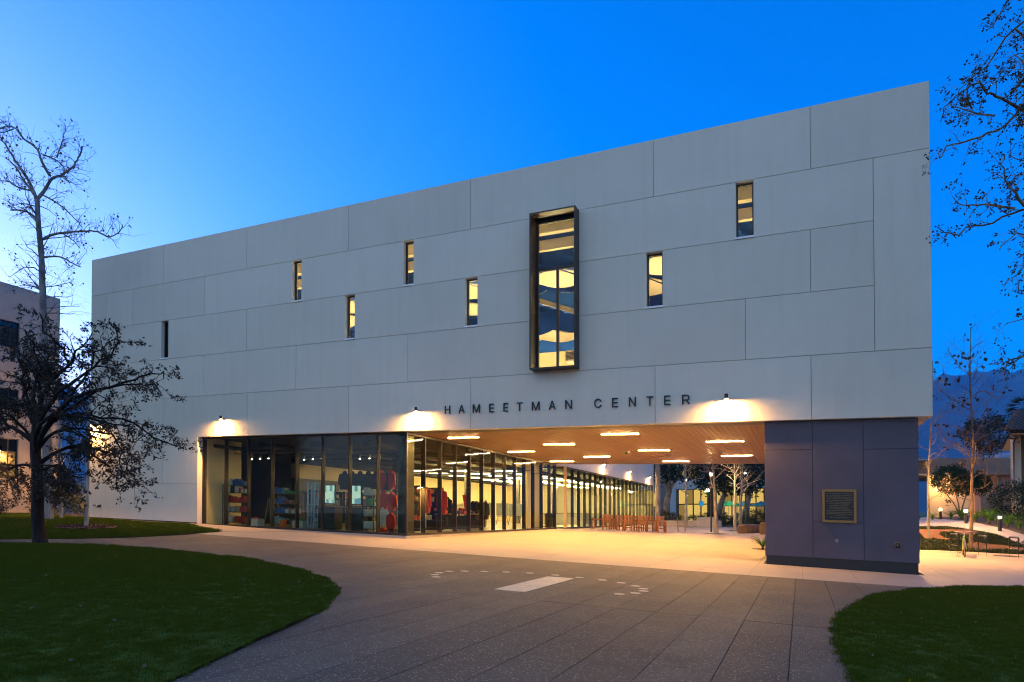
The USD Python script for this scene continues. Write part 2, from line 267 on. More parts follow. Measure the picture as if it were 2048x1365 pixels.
LAWN_L = Polygon([(-4.57,3.47),(-4.3,2.0),(-4.2,-3),(-34,-3),(-32,5.5),(-26,8.0),(-20.08,10.03),(-19.03,10.9),(-17.14,11.5),(-14.06,11.5),(-11.69,11.15),(-9.76,10.42),(-8.22,9.47),(-7.19,8.6),(-6.64,7.9),(-5.92,6.8),(-5.57,5.97),(-5.1,4.77)])
LAWN_B = Polygon([(-21.9,10.9),(-20.9,12.4),(-20.35,13.9),(-20.4,15.7),(-20.95,18.0),(-21.3,18.3),(-25,19.9),(-33.6,20.35),(-38.5,20.35),(-38.5,4.5),(-32,7.0),(-27,9.0)])
LAWN_R = Polygon([(.42,6.45),(.36,8.3),(.38,9.4),(.5,10.6),(.78,12.0),(1.39,14.25),(2.45,16.28),(3.64,17.6),(4.81,18.5),(7,19.4),(11,20),(17,20),(17,8),(12,-3),(1.2,-3),(.85,2),(.55,5)])
def smooth_poly(p): return p.buffer(.35, quad_segs=6).buffer(-.7, quad_segs=6).buffer(.35, quad_segs=6)
LAWN_L, LAWN_B, LAWN_R = map(smooth_poly, (LAWN_L, LAWN_B, LAWN_R))
GRAVEL = Polygon([(-33.6,20.76),(-33.6,20.36),(-25,19.92),(-21.25,18.3),(-20.95,18.05),(-20.1,18.9),(-19.6,20.96),(-25.62,20.96),(-25.62,20.76)])

# ------------------------------------------------------------------ ground, hills
xs = np.unique(np.concatenate([[-3500, -1500, -600, -250, -120, -80], np.arange(-60, 42.1, 1.2), [60, 100, 200, 500, 1500, 3500]]))
ys = np.unique(np.concatenate([[-2500, -800, -200, -60, -30], np.arange(-12, 106, 1.2), [140, 200, 400, 900, 2000]]))
X, Y = np.meshgrid(xs, ys, indexing='ij'); Z = G(X, Y)-.035-S(X)
i, j = np.meshgrid(np.arange(len(xs)-1), np.arange(len(ys)-1), indexing='ij'); a = i*len(ys)+j
Fg = np.vstack([np.stack([a, a+len(ys), a+len(ys)+1], -1).reshape(-1, 3), np.stack([a, a+len(ys)+1, a+1], -1).reshape(-1, 3)])
tag(part('ground', arrays_mesh(np.stack([X, Y, Z], -1).reshape(-1, 3), Fg), M['soil'], smooth=True), kind='structure')
az = YAW+np.radians(np.linspace(62, -62, 620)); rr = np.linspace(2300, 5600, 70)
A_, R_ = np.meshgrid(az, rr, indexing='ij')
P2 = np.stack([-np.sin(A_)*R_, np.cos(A_)*R_], -1)
q = np.concatenate([P2/420., np.zeros(P2.shape[:2]+(1,))], -1)
ridge = np.abs(meshkit.fbm(q, 5, 3)-.5)*2
env = np.clip((R_-2300)/2100, 0, 1)**1.1*np.clip((5600-R_)/700, 0, 1)
H = env*(505+330*(1-ridge)*env+160*(meshkit.fbm(q*.35, 3, 9)-.5))-2
i, j = np.meshgrid(np.arange(len(az)-1), np.arange(len(rr)-1), indexing='ij'); a = i*len(rr)+j
Fh = np.vstack([np.stack([a, a+len(rr)+1, a+len(rr)], -1).reshape(-1, 3), np.stack([a, a+1, a+len(rr)+1], -1).reshape(-1, 3)])
hm = arrays_mesh(np.concatenate([P2, H[..., None]], -1).reshape(-1, 3), Fh)
if hm.face_normals[:, 2].mean() < 0: hm.invert()
tag(part('hills', hm, M['hill'], smooth=True), kind='structure')

# ------------------------------------------------------------------ paving
AGG = sbox(-34, -3, 6, 16.75).difference(unary_union([LAWN_L, LAWN_B, LAWN_R, GRAVEL]))
paving = thing('plaza_paving', None, None, (0, 0, 0), kind='structure')
XL = [.5-.615*n for n in range(-9, 57)][::-1]; YL = [-3, 2.15, 9.45, 16.75]
rngp = random.Random(5)
for x0, x1 in zip(XL, XL[1:]):
    for y0, y1 in zip(YL, YL[1:]):
        g = .004
        c = sbox(x0+g, y0+.006, x1-(.008 if abs(x1+3.19) < .05 else g), y1-.007).intersection(AGG)
        for q in getattr(c, 'geoms', [c]):
            if q.geom_type == 'Polygon' and q.area > .02 and q.bounds[0] > -22:
                part('paving_slab', slab(q, rngp.uniform(-.0012, .0012)), rngp.choice(AGGS), paving, world=True)
far_agg = AGG.intersection(sbox(-34, -3, -22, 16.75))
for q in getattr(far_agg, 'geoms', [far_agg]):
    if q.area > .05: part('paving_slab', slab(q), M['aggregate'], paving, world=True)
SM = unary_union([sbox(-22, 16.75, 16, 20.98), sbox(-14.05, 20.98, -1.05, 62), sbox(3.15, 20.98, 16, 32.25), sbox(-19.6, 20.5, -14.2, 20.98)]).difference(unary_union([LAWN_B, LAWN_R, GRAVEL, sbox(-1.05, 20.97, 3.15, 34)]))
XS = [-20.88+1.23*n for n in range(0, 31)]; YS = [16.75, 21, 24.6, 28.2, 31.8, 35.4, 39, 42.6, 46.2, 49.8, 53.4, 57, 62]
for ix, (x0, x1) in enumerate(zip(XS, XS[1:])):
    for iy, (y0, y1) in enumerate(zip(YS, YS[1:])):
        if iy > 0 and ix % 2: continue
        xe = x1 if iy == 0 else x1+1.23
        c = sbox(x0+.003, y0+.003, xe-.003, y1-.003).intersection(SM)
        for q in getattr(c, 'geoms', [c]):
            if q.geom_type == 'Polygon' and q.area > .02: part('concrete_slab', slab(q), M['concrete'], paving, world=True)
# inlaid stone discs and the long inlaid tablet
for dx, dy in [(-6.83,11.36),(-7.08,11.71),(-7.2,12.09),(-7.17,12.48),(-6.93,12.76),(-6.56,13.01),(-6.12,13.25),(-5.6,13.41),(-5.0,13.44),(-4.4,13.35),(-3.85,13.22),(-3.38,12.98),(-3.0,12.64),(-2.77,12.31),(-2.68,11.95),(-2.74,11.55),(-2.95,11.22)]:
    c = shapely.Point(dx, dy-.15).buffer(.095, quad_segs=8); part('stone_disc', slab(c, .004, .02), M['stone'], paving, world=True)
tab = Polygon([(-5.035, 10.25), (-4.42, 10.25), (-4.42, 12.92), (-5.035, 12.92)])
for k_ in range(3):
    y0 = 10.25+k_*.89; part('stone_tablet', slab(sbox(-5.03, y0+.004, -4.425, y0+.886), .004, .02), M['stone'], paving, world=True)
part('floor_light', slab(sbox(-5.9, 28.6, -5.0, 28.75), .005, .02), M['stone'], paving, world=True)
# upper path on the right bank, curved
PATH = smooth_poly(Polygon([(5.0,37.2),(6.7,36.6),(7.5,35.3),(8.3,34.3),(8.9,33.6),(12,32.9),(12.5,33.7),(9.9,34.7),(8.9,35.7),(8.2,37.4),(7.6,41),(7.9,47),(8.6,56),(3.8,56),(4,45)]))
tag(part('path', sheet(PATH, .012, .6), M['curb'], smooth=True, world=True), kind='structure')
bump = lambda x, y: .03+.035*(meshkit.noise(np.stack([x*.9, y*.9, 0*x], -1), 4)-.5)+.02*(meshkit.noise(np.stack([x*3, y*3, 0*x], -1), 7)-.5)
lawns = []
for nm, pl in (('lawn', LAWN_L), ('lawn', LAWN_B), ('lawn', LAWN_R)):
    tag(part(nm, sheet(pl, bump, .5), M['lawn'], smooth=True, world=True), kind='structure')
tag(part('gravel_strip', sheet(GRAVEL, .01, .4), M['gravel'], smooth=True, world=True), kind='structure')

# ------------------------------------------------------------------ grass tufts
rng = np.random.default_rng(11)
def tuft_mesh(n, h, spread, seed, w=.006):
    r = np.random.default_rng(seed); V, Fc = [], []
    for k_ in range(n):
        a_, d_ = r.uniform(0, 6.28), spread*math.sqrt(r.uniform()); b = np.array([d_*math.cos(a_), d_*math.sin(a_), -.01])
        t = r.uniform(0, 6.28); lean = r.uniform(.1, .8); hh = h*r.uniform(.55, 1.15)
        dr = np.array([math.cos(t), math.sin(t), 0]); sd = np.array([-dr[1], dr[0], 0])*w/2
        mid = b+dr*hh*lean*.35+np.array([0, 0, hh*.62]); tip = b+dr*hh*lean+np.array([0, 0, hh*(1-.25*lean)])
        o = len(V); V += [b-sd, b+sd, mid+sd*.8, mid-sd*.8, tip]; Fc += [(o, o+1, o+2), (o, o+2, o+3), (o+3, o+2, o+4)]
    return arrays_mesh(V, Fc)
def scatter(name, label, catg, protos, pts, scales, rots, mat_):
    p = path_for(name); pi = UsdGeom.PointInstancer.Define(stage, p)
    tag(pi.GetPrim(), label, catg, kind='stuff')
    for n_, m in enumerate(protos):
        usdkit.mesh(stage, f'{p}/tuft_{n_:03d}', m, mat_)
    pi.CreatePrototypesRel().SetTargets([Sdf.Path(f'{p}/tuft_{n_:03d}') for n_ in range(len(protos))])
    r = np.random.default_rng(3); n = len(pts); w = np.array(pts, float); w[:, 2] -= S(w[:, 0])
    pi.CreateProtoIndicesAttr(Vt.IntArray.FromNumpy(r.integers(0, len(protos), n).astype(np.int32)))
    pi.CreatePositionsAttr(Vt.Vec3fArray.FromNumpy(w.astype(np.float32)))
    pi.CreateScalesAttr(Vt.Vec3fArray.FromNumpy(np.repeat(np.asarray(scales, np.float32)[:, None], 3, 1)))
    pi.CreateOrientationsAttr(Vt.QuathArray([Gf.Quath(math.cos(a/2), 0, 0, math.sin(a/2)) for a in rots]))
def inside(poly, n, rg):
    x0, y0, x1, y1 = poly.bounds; q = rg.uniform((x0, y0), (x1, y1), (int(n*2.6), 2))
    return q[shapely.contains_xy(poly, q[:, 0], q[:, 1])][:n]
def in_view(q, margin=1.12):
    d = q[:, 0]*F[0]+q[:, 1]*F[1]; s_ = q[:, 0]*R[0]+q[:, 1]*R[1]
    return (d > 3) & (np.abs(s_) < d*1024/1266*margin+1.0)
def grass(poly, dens_near, label, far=0):
    q = inside(poly.buffer(.02), int(poly.area*dens_near), rng); q = q[in_view(q)]
    d = np.hypot(q[:, 0], q[:, 1]); keep = rng.uniform(size=len(q)) < np.clip((11/np.maximum(d, 1))**1.1, .12, 1); q = q[keep]; d = d[keep]
    z = G(q[:, 0], q[:, 1])+bump(q[:, 0], q[:, 1])
    s_ = rng.uniform(.7, 1.25, len(q))*np.clip(d/12, .85, 1.7)
    scatter('grass', label, 'grass', TUFTS, np.column_stack([q, z]), s_, rng.uniform(0, 6.28, len(q)), M['blade'])
TUFTS = [tuft_mesh(22, .045, .075, s_) for s_ in range(5)]
grass(LAWN_L, 330, 'short dark green grass of the big rounded lawn at the lower left')
grass(LAWN_R, 330, 'short dark green grass of the rounded lawn at the lower right')
grass(LAWN_B, 200, 'short lamp-lit grass of the lawn beside the left end of the pale wall')

# ------------------------------------------------------------------ main building
YF = 20.78; ZR = [13.80, 11.90, 10.08, 8.20, 6.30, 4.39]; XA, XB = -33.62, 3.36
bld = thing('campus_building', 'large pale grey panelled box building floating over a glass ground floor and passage', 'building', (-15, YF, 0))
SL = [(-28.21, -27.72, 2), (-19.93, -19.40, 1), (-17.06, -16.56, 2), (-14.19, -13.71, 1), (-11.42, -10.89, 2), (-1.78, -1.26, 1), (-4.60, -4.06, 2)]
slits = [(a, b, ZR[r+1]+.02, ZR[r]-.02) for a, b, r in SL]
BIG = (-8.62, -6.92, 6.36, 11.88)
rows = [[-28.1, -22.6, -16.9, -11.2, -4.35, .34], [-32.42, -30.35, -25.28, 1.97], [-31.0, -22.57, .32, 1.97], [-25.27, -19.68, -13.98, -1.52, 1.97], [-28.02, -22.49, -16.86, -11.18, -4.32, .31]]
holes = unary_union([sbox(a, c, b, d) for a, b, c, d in slits]+[sbox(BIG[0], BIG[2], BIG[1], BIG[3])])
def panel(x0, x1, z0, z1):
    c = sbox(x0+.0085, z0+.0085, x1-.0085, z1-.0085).difference(holes)
    for q in getattr(c, 'geoms', [c]):
        if q.area > .05: part('wall_panel', wall_xz(q, YF, YF+.02), PLASTERS[int(abs(x0*7.3+z0*3.1)) % 4], bld, world=True)
for r, xs_ in enumerate(rows):
    e = [XA]+xs_+[XB]
    for x0, x1 in zip(e, e[1:]):
        if 1 <= r <= 3 and x0 == 1.97: continue
        panel(x0, x1, ZR[r+1]-(.009 if r == 4 else 0), ZR[r]+(.009 if r == 0 else 0))
panel(1.97, XB, ZR[4], ZR[1])
for x0, x1, z0, z1 in [(XA, -28.02, 4.0, 4.39), (-28.02, -25.65, 4.0, 4.39), (XA, -28.02, 2.18, 4.0), (-28.02, -25.65, 2.18, 4.0), (XA, -32.41, .38, 2.18), (-32.41, -30.35, .38, 2.18), (-30.35, -25.64, .38, 2.18)]: panel(x0, x1, z0, z1)
back = unary_union([sbox(XA, 4.391, XB, 13.8), sbox(XA, .2, -25.652, 4.5)]).difference(holes)
part('wall', wall_xz(back, YF+.03, YF+.34), M['plaster'], bld, world=True)
part('joint_backing', wall_xz(back.buffer(-.004), YF+.021, YF+.0295), M['joint'], bld, world=True)
jl = []
part('base_strip', bx(XA, -25.66, YF+.004, YF+.02, .15, .372), M['trim'], bld, world=True)
part('roof', bx(XA+.3, XB-.3, YF+.34, 37.5, 13.3, 13.5), M['greyroof'], bld, world=True)
part('wall', cat(bx(XB-.3, XB, YF+.34, 37.9, 4.41, 13.8), bx(XA, XA+.3, YF+.34, 37.9, .2, 13.8), bx(XA+.3, XB-.3, 37.5, 37.9, 4.41, 13.8)), M['plaster'], bld, world=True)
part('floor_deck', bx(XA+.3, XB-.3, YF+.36, 37.48, 4.46, 6.05), M['dark'], bld, world=True)
part('ceiling', bx(XA+.3, XB-.3, YF+.36, 37.48, 12.65, 12.8), M['navy'], bld, world=True)
part('interior_wall', bx(XA+.3, XB-.3, 33.0, 33.2, 6.06, 10.3), M['cream'], bld, world=True)
part('interior_wall', bx(XA+.3, XB-.3, 33.02, 33.18, 10.31, 12.64), M['navy'], bld, world=True)
part('bulkhead', bx(XA+.3, XB-.3, 22.35, 22.6, 12.05, 12.64), M['cloud'], bld, world=True)
part('ceiling_beam', bx(XA+.3, XB-.3, 24.2, 24.38, 12.2, 12.62), M['cloud'], bld, world=True)
rngb = random.Random(8)
for cx in np.arange(-29, 2.5, 2.35):                             # curved acoustic sails
    for cy in (26.2, 29.2, 31.6):
        x0 = cx+{26.2: 0, 29.2: .9, 31.6: .3}[cy]; n = 9; u = np.linspace(-1.08, 1.08, n); dz = -.24*(1-(u/1.08)**2)+{26.2: .25, 29.2: .45, 31.6: -.75}[cy]
        V = [(x0+u_+.35*s_, cy+s_*1.3, 11.6+dz_+.16*s_) for s_ in (-1, 1) for u_, dz_ in zip(u, dz)]
        fr = [(k_, k_+1, n+k_+1, n+k_) for k_ in range(n-1)]; f3 = [(a, b, c) for a, b, c, d in fr]+[(a, c, d) for a, b, c, d in fr]
        part('ceiling_sail', cat(arrays_mesh(V, f3), mv(arrays_mesh(V, [f_[::-1] for f_ in f3]), z=.03)), M['cloud'], bld, world=True, smooth=50)
for cx in np.arange(-31, 2.4, 3.4):
    part('room_lamp', bx(cx-.5, cx+.5, 27.4, 27.5, 7.5, 7.56), M['roomlight'], bld, world=True)  # unseen glowing bars, added below the sightline to light the sails
part('stair_soffit', trimesh.convex.convex_hull(np.array([(x, y, z+dz) for x, z in ((-13.2, 12.33), (-6.6, 9.73)) for y in (27.92, 28.04) for dz in (0, .75)])), M['navy'], bld, world=True)
part('stair_stringer', trimesh.convex.convex_hull(np.array([(x, y, z+dz) for x, z in ((-13.2, 12.1), (-6.6, 9.5)) for y in (27.9, 28.05) for dz in (0, .22)])), M['greyw'], bld, world=True)
for k_ in range(9): part('stair_tread', bx(-12.6+k_*.7, -11.95+k_*.7, 28.06, 29.3, 12.0-k_*.275, 12.05-k_*.275), M['navy'], bld, world=True)
# slit windows
for k_, (a, b, c, d) in enumerate(slits):
    fr = wall_xz(sbox(a+.006, c+.05, b-.006, d-.004).difference(sbox(a+.05, c+.10, b-.05, d-.06)), YF+.16, YF+.26)
    w = part('window', fr, M['black'], bld, world=True)
    part('pane', bx(a+.05, b-.05, YF+.20, YF+.212, c+.10, d-.06), M['pane'] if k_ else M['darkglass'], w, world=True)
    part('sill', bx(a-.015, b+.015, YF-.035, YF+.158, c-.012, c+.045), M['sill'], w, world=True)
if True:                                                          # blind room behind the unlit window
    part('dark_blind', bx(-28.16, -27.77, YF+.28, YF+.30, 8.3, 10.0), M['dark'], bld, world=True)
# projecting bay window
a, b, c, d = BIG
box_o, box_i = sbox(a, c, b, d), sbox(a+.05, c+.05, b-.05, d-.05)
bay = part('bay_window', wall_xz(box_o.difference(box_i), YF-.42, YF+.33), M['bronze'], bld, world=True)
part('frame', wall_xz(box_i.difference(unary_union([sbox(a+.13, c+.12, (a+b)/2-.045, 9.98), sbox((a+b)/2+.045, c+.12, b-.13, 9.98), sbox(a+.13, 10.10, b-.13, d-.18)])), YF+.12, YF+.2), M['black'], bay, world=True)
for q in ((a+.13, (a+b)/2-.045, c+.12, 9.98), ((a+b)/2+.045, b-.13, c+.12, 9.98), (a+.13, b-.13, 10.10, d-.18)):
    part('pane', bx(q[0], q[1], YF+.15, YF+.16, q[2], q[3]), M['pane'], bay, world=True)
# soffit
part('soffit_trim', bx(-25.6, -1.0, YF+.342, YF+.86, 4.385, 4.44), M['bronze'], bld, world=True)
part('soffit_edge', bx(-1.0, XB-.02, YF+.342, YF+1.2, 4.40, 4.44), M['plaster'], bld, world=True)
w_ = .18; n = 0
for x0 in np.arange(-14.1, XB-.05-w_*.5, w_):
    part('soffit_plank', bx(x0+.004, min(x0+w_-.004, XB-.02), YF+(.865 if x0 < -1 else 1.21), 37.85, 4.39, 4.41), PLANKS[(n*7+n//3) % 3], bld, world=True); n += 1
part('soffit_backing', bx(-14.1, XB-.02, YF+.87, 37.85, 4.425, 4.445), M['black'], bld, world=True)
# purple block under the right end
PX0, PX1, PY = -1.0, 3.04, 20.98
part('block_core', bx(PX0+.03, PX1-.03, PY+.03, 34.0, -.2, 4.389), M['black'], bld, world=True)
for x0, x1, z0, z1 in [(PX0, .33, 3.5, 4.385), (PX0, .33, .262, 3.5), (.33, 1.67, 1.35, 4.385), (.33, 1.67, .262, 1.35), (1.67, PX1, 3.5, 4.385), (1.67, PX1, .262, 3.5)]:
    part('purple_panel', rb(x0+.006, x1-.006, PY, PY+.028, z0+.006, z1-.006, .004), M['purple'], bld, world=True)
for s_, x0 in ((0, PX0-.001), (1, PX1-.027)):
    for y0 in np.arange(PY+.03, 33.9, 2.6): part('purple_panel', bx(x0, x0+.028, y0+.006, min(y0+2.594, 33.98), .262, 4.385), M['purple'], bld, world=True)
part('block_plinth', bx(PX0+.05, PX1-.05, PY+.032, 33.9, -.3, .25), M['plinth'], bld, world=True)
# glass ground floor
XG, YG, ZS, ZT = -14.2, 21.09, .30, 4.385
part('curb', bx(-25.6, XG+.06, 20.985, 21.25, -.2, .262), M['curb'], bld, world=True)
part('curb', bx(XG-.19, XG+.06, 21.252, 37.9, -.2, .262), M['curb'], bld, world=True)
part('sill_rail', cat(bx(-25.6, XG+.05, 21.0, 21.16, .264, .345), bx(XG-.11, XG+.05, 21.162, 37.9, .264, .345)), M['mullion'], bld, world=True)
part('head_rail', cat(bx(-25.6, XG+.04, 21.01, 21.15, 4.30, 4.384), bx(XG-.1, XG+.04, 21.152, 37.9, 4.30, 4.384)), M['mullion'], bld, world=True)
fx = [-25.6+1.425*n for n in range(9)]; fy = [21.12+1.315*n for n in range(13)]+[37.85]
for n, x in enumerate(fx[:-1]): part('mullion', bx(x-.022, x+.022, 21.04, 21.24, .347, 4.298), M['mullion'], bld, world=True)
part('corner_column', bx(-14.78, -14.32, 21.32, 21.78, .30, 4.38), M['bronze'], bld, world=True)
part('corner_post', bx(XG-.03, XG+.045, 21.01, 21.085, .347, 4.298), M['mullion'], bld, world=True)
for n, y in enumerate(fy[1:]): part('mullion', bx(XG-.20, XG+.012, y-.02, y+.02, .347, 4.298), M['mullion'], bld, world=True)
for x0, x1 in zip(fx, fx[1:]): part('pane', bx(x0+.024, x1-.024 if x1 < -14.5 else XG-.035, YG, YG+.012, .347, 4.298), M['glass'], bld, world=True)
for y0, y1 in zip(fy, fy[1:]): part('pane', bx(XG-.012, XG, max(y0+.022, 21.09), y1-.022, .347, 4.298), M['glass'], bld, world=True)
# rear wing with its own glass wall, entry recess between
RW = -14.27
wing = thing('rear_wing', 'low pale rear wing with a long glass wall beyond the passage', 'building', (-20, 52, .3))
part('wall', cat(bx(RW-.3, RW, 40.02, 67.4, 4.42, 6.9), bx(XA+.3, RW, 67.42, 67.7, .1, 6.9)), M['plaster'], wing, world=True)
part('roof', bx(XA+.3, RW-.3, 37.92, 67.4, 6.5, 6.7), M['greyroof'], wing, world=True)
part('sill_rail', cat(bx(RW-.1, RW+.03, 40.15, 67.3, .262, .345), bx(-16.2, RW, 40.03, 40.14, .262, .345)), M['mullion'], wing, world=True)
part('head_rail', cat(bx(RW-.1, RW+.03, 40.15, 67.3, 4.30, 4.40), bx(-16.2, RW, 40.03, 40.14, 4.30, 4.40)), M['mullion'], wing, world=True)
part('door_post', bx(RW-.16, RW+.04, 39.98, 40.02, .28, 4.40), M['buff'], wing, world=True)
ry = [40.15+1.36*n for n in range(21)]
for y in ry: part('mullion', bx(RW-.20, RW+.012, y-.02, y+.02, .347, 4.298), M['mullion'], wing, world=True)
for y0, y1 in zip(ry, ry[1:]): part('pane', bx(RW-.012, RW, y0+.022, y1-.022, .347, 4.298), M['glass'], wing, world=True)
part('pane', bx(-16.15, RW-.17, 40.08, 40.09, .347, 4.298), M['glass'], wing, world=True)
part('wall', bx(-16.5, -16.2, 37.92, 40.15, .28, 4.40), M['cream'], wing, world=True)
part('canopy', bx(-16.2, RW, 37.92, 40.02, 4.405, 4.55), M['plaster'], wing, world=True)
# interior shell of the store
part('floor', bx(XA+.3, -14.4, 21.26, 67.3, .18, .29), M['floor'], bld, world=True)
part('ceiling', bx(XA+.3, -14.32, 21.26, 67.3, 4.41, 4.418), M['dark'], bld, world=True)
part('interior_wall', bx(-27.3, -27.0, 40.0, 67.2, .30, 3.75), M['cream'], bld, world=True)
part('interior_wall', bx(-27.3, -27.0, 28.5, 39.99, 2.9, 3.75), M['cream'], bld, world=True)
part('interior_wall', bx(-27.3, -27.0, 28.5, 39.99, .30, 2.89), M['greyw'], bld, world=True)
part('interior_wall', bx(-27.28, -27.02, 28.5, 67.2, 3.76, 4.40), M['dark'], bld, world=True)
part('interior_wall', bx(XA+.32, -27.32, 28.5, 28.7, .30, 4.40), M['greyw'], bld, world=True)
part('interior_wall', bx(XA+.31, XA+.40, 21.27, 28.48, .30, 4.40), M['dark'], bld, world=True)
part('interior_wall', bx(-26.05, -25.72, 21.27, 23.4, .30, 4.40), M['cream'], bld, world=True)
part('interior_wall', bx(-26.98, -22.0, 58.0, 58.2, .30, 4.40), M['cream'], bld, world=True)
for y in (30.0, 38.5, 47.0, 55.5): part('column', bx(-21.2, -20.85, y, y+.35, .30, 4.40), M['greyw'], bld, world=True)
for n, x in enumerate((-25.5, -22.5, -19.5, -16.6)): part('duct', tube([(x, 21.6, 4.05), (x, 60, 4.05)], .15 if n % 2 else .09, 8), M['dark'], bld, world=True, smooth=50)
for n, y in enumerate(np.arange(23, 60, 3.1)): part('ceiling_pipe', tube([(-27, y, 3.82), (-14.6, y, 3.82)], .022, 6), M['greyw'], bld, world=True)

# ------------------------------------------------------------------ lights of the place
def sl(m):
    m = tm(m).copy(); v = np.array(m.vertices); v[:, 2] -= K*v[:, 0]; m.vertices = v; return m
def led(x, y, label, z=4.39):
    t = thing('ceiling_light', label, 'ceiling light', (x+.7, y, z), group='strip lights under the passage ceiling')
    part('frame', sl(rb(-.73, .73, -.07, .07, -.010, -.001, .003)), M['alu'], t)
    part('diffuser', sl(rb(-.70, .70, -.05, .05, -.016, -.0101, .002)), M['led'], t); return t
ROWS = [('nearest', 23.25, (-13.56, -6.86)), ('second', 26.35, (-10.43, -3.42)), ('third', 29.48, (-13.64, -6.90)), ('fourth', 32.65, (-10.6, -3.52)), ('farthest', 35.68, (-13.7, -6.98))]
led0 = None
for rn, y, cols in ROWS:
    for nx, x in enumerate(cols):
        lab = f'strip light in the {rn} row of the wood ceiling, '+('nearer the glass wall' if nx == 0 else 'nearer the purple block')
        if led0 is None: led0 = led(x, y, lab)
        else: dup(led0, (x+.7, y, 4.39), label=lab)
t = thing('security_camera', 'small white camera dome fixed to the wood ceiling', 'camera', (-7.55, 29.67, 4.39))
part('housing', rb(-.14, .14, -.10, .10, -.09, -.001, .02), M['white'], t); part('dome', mv(trimesh.creation.icosphere(2, .065), z=-.09), M['black'], t, smooth=True)
def sconce_parts(t):
    part('back_plate', rot(cyl(.055, .02, s=14), math.pi/2, 'x'), M['alu'], t)
    part('arm', tube([(0, 0, 0), (0, -.12, .02), (0, -.19, .0)], .014, 8, True), M['bronze'], t, smooth=40)
    part('shade', cat(tube([(0, -.19, .075), (0, -.19, .07), (0, -.19, -.05), (0, -.19, -.10)], [.002, .055, .06, .07], 16), tube([(0, -.19, -.10), (0, -.19, -.05), (0, -.19, .06)], [.066, .055, .05], 16)), M['bronze'], t, smooth=40)
    part('lens', mv(trimesh.creation.icosphere(2, .040), y=-.19, z=-.064), M['sconce'], t, smooth=True)
sc0 = None
for x, z, lab in ((-23.94, 5.22, 'wall spotlight above the left end of the dark glass shopfront'), (-13.47, 5.2, 'wall spotlight left of the raised lettering, above the glass corner'), (-2.08, 5.16, 'wall spotlight right of the lettering above the purple block'), (-33.2, 5.2, 'wall spotlight shining through the leaves near the left end of the pale wall')):
    if sc0 is None:
        sc0 = thing('wall_spotlight', lab, 'wall light', (x, YF, z), group='spotlights along the pale wall'); sconce_parts(sc0)
    else: dup(sc0, (x, YF, z), label=lab)
for x, y, a_, lab in ((XB, 29.5, math.pi/2, 'wall spotlight on the right end of the building, nearer one'), (XB, 35.0, math.pi/2, 'wall spotlight on the right end of the building, farther one'), (XA, 25.0, -math.pi/2, 'wall spotlight on the left end of the building over the hedge')):
    dup(sc0, (x, y, 5.2), a_, label=lab, group='spotlights on the end walls', scale=1.9 if x > 0 else 2.2)
for n, y in enumerate((48.5, 56.9, 65.0)):
    dup(sc0, (RW, y, 5.25), math.pi/2, label='wall spotlight on the rear wing, '+('nearest', 'middle', 'farthest')[n]+' of the three above its glass', group='spotlights on the rear wing')
# raised letters
sign = thing('wall_lettering', 'dark raised capital letters reading HAMEETMAN CENTER on the pale wall', 'sign', (-7.7, YF, 4.98))
for ch, x0, x1 in [('H',-12.27,-12.04),('A',-11.67,-11.42),('M',-11.07,-10.77),('E',-10.39,-10.2),('E',-9.81,-9.63),('T',-9.28,-9.05),('M',-8.69,-8.39),('A',-8.04,-7.79),('N',-7.43,-7.18),('C',-6.38,-6.13),('E',-5.76,-5.56),('N',-5.18,-4.95),('T',-4.6,-4.37),('E',-4.02,-3.82),('R',-3.45,-3.2)]:
    m = meshkit.text_mesh(ch, .30, .035); v = np.array(m.vertices); lo, hi = v.min(0), v.max(0)
    v[:, 0] = x0+(v[:, 0]-lo[0])/(hi[0]-lo[0])*(x1-x0); v[:, 1] = (v[:, 1]-lo[1])/(hi[1]-lo[1])*.31
    m = arrays_mesh(np.column_stack([v[:, 0], YF-.012-v[:, 2], 4.985+v[:, 1]]), m.faces)
    part('letter', m, M['black'], sign, world=True)
# plaque and wall pipes
pl = thing('plaque', 'square brass framed black plaque with engraved text on the purple wall', 'plaque', (1.03, PY, 1.34))
part('frame', wall_xz(sbox(.58, 1.34, 1.48, 2.32).difference(sbox(.65, 1.41, 1.41, 2.25)), PY-.06, PY-.002), M['brass'], pl, world=True)
part('plate', bx(.651, 1.409, PY-.035, PY-.004, 1.411, 2.249), M['plate'], pl, world=True)
rt = random.Random(3); strokes = []
for ln in range(15):
    z = 2.19-ln*.05; half = (.34, .33, .34, .33, .34, .34, .28, .25, .23, .26, .33, .34, .33, .10, .24)[ln]; x = 1.03-half
    while x < 1.03+half:
        wd = rt.uniform(.02, .055)
        for q in np.arange(x, min(x+wd, 1.03+half), .011): strokes.append(bx(q, q+.0055, PY-.0375, PY-.0345, z-rt.uniform(.0, .006), z+rt.uniform(.008, .018)))
        x += wd+.014
part('text_lines', cat(strokes), M['goldline'], pl, world=True)
def pipe_cap(name, label, x, y, z, kind):
    t = thing(name, label, 'wall pipe', (x, y, z))
    if kind == 0:
        part('flange', rot(cyl(.05, .015, s=14), math.pi/2, 'x'), M['steel'], t)
        part('body', cat(tube([(0, 0, 0), (0, -.10, 0)], .028, 10, True), cyl(.034, .10, (0, -.09, -.05), 12)), M['plinth'], t, smooth=40)
    else:
        part('flange', rot(cyl(.075, .015, s=16), math.pi/2, 'x'), M['brass'], t)
        part('spout', cat(tube([(0, 0, .0), (0, -.07, .0), (0, -.13, -.03), (0, -.15, -.08)], [.055, .055, .05, .05], 14), tube([(0, -.15, -.08), (0, -.13, -.03), (0, -.02, 0)], [.04, .04, .04], 14)), M['bronze'], t, smooth=50)
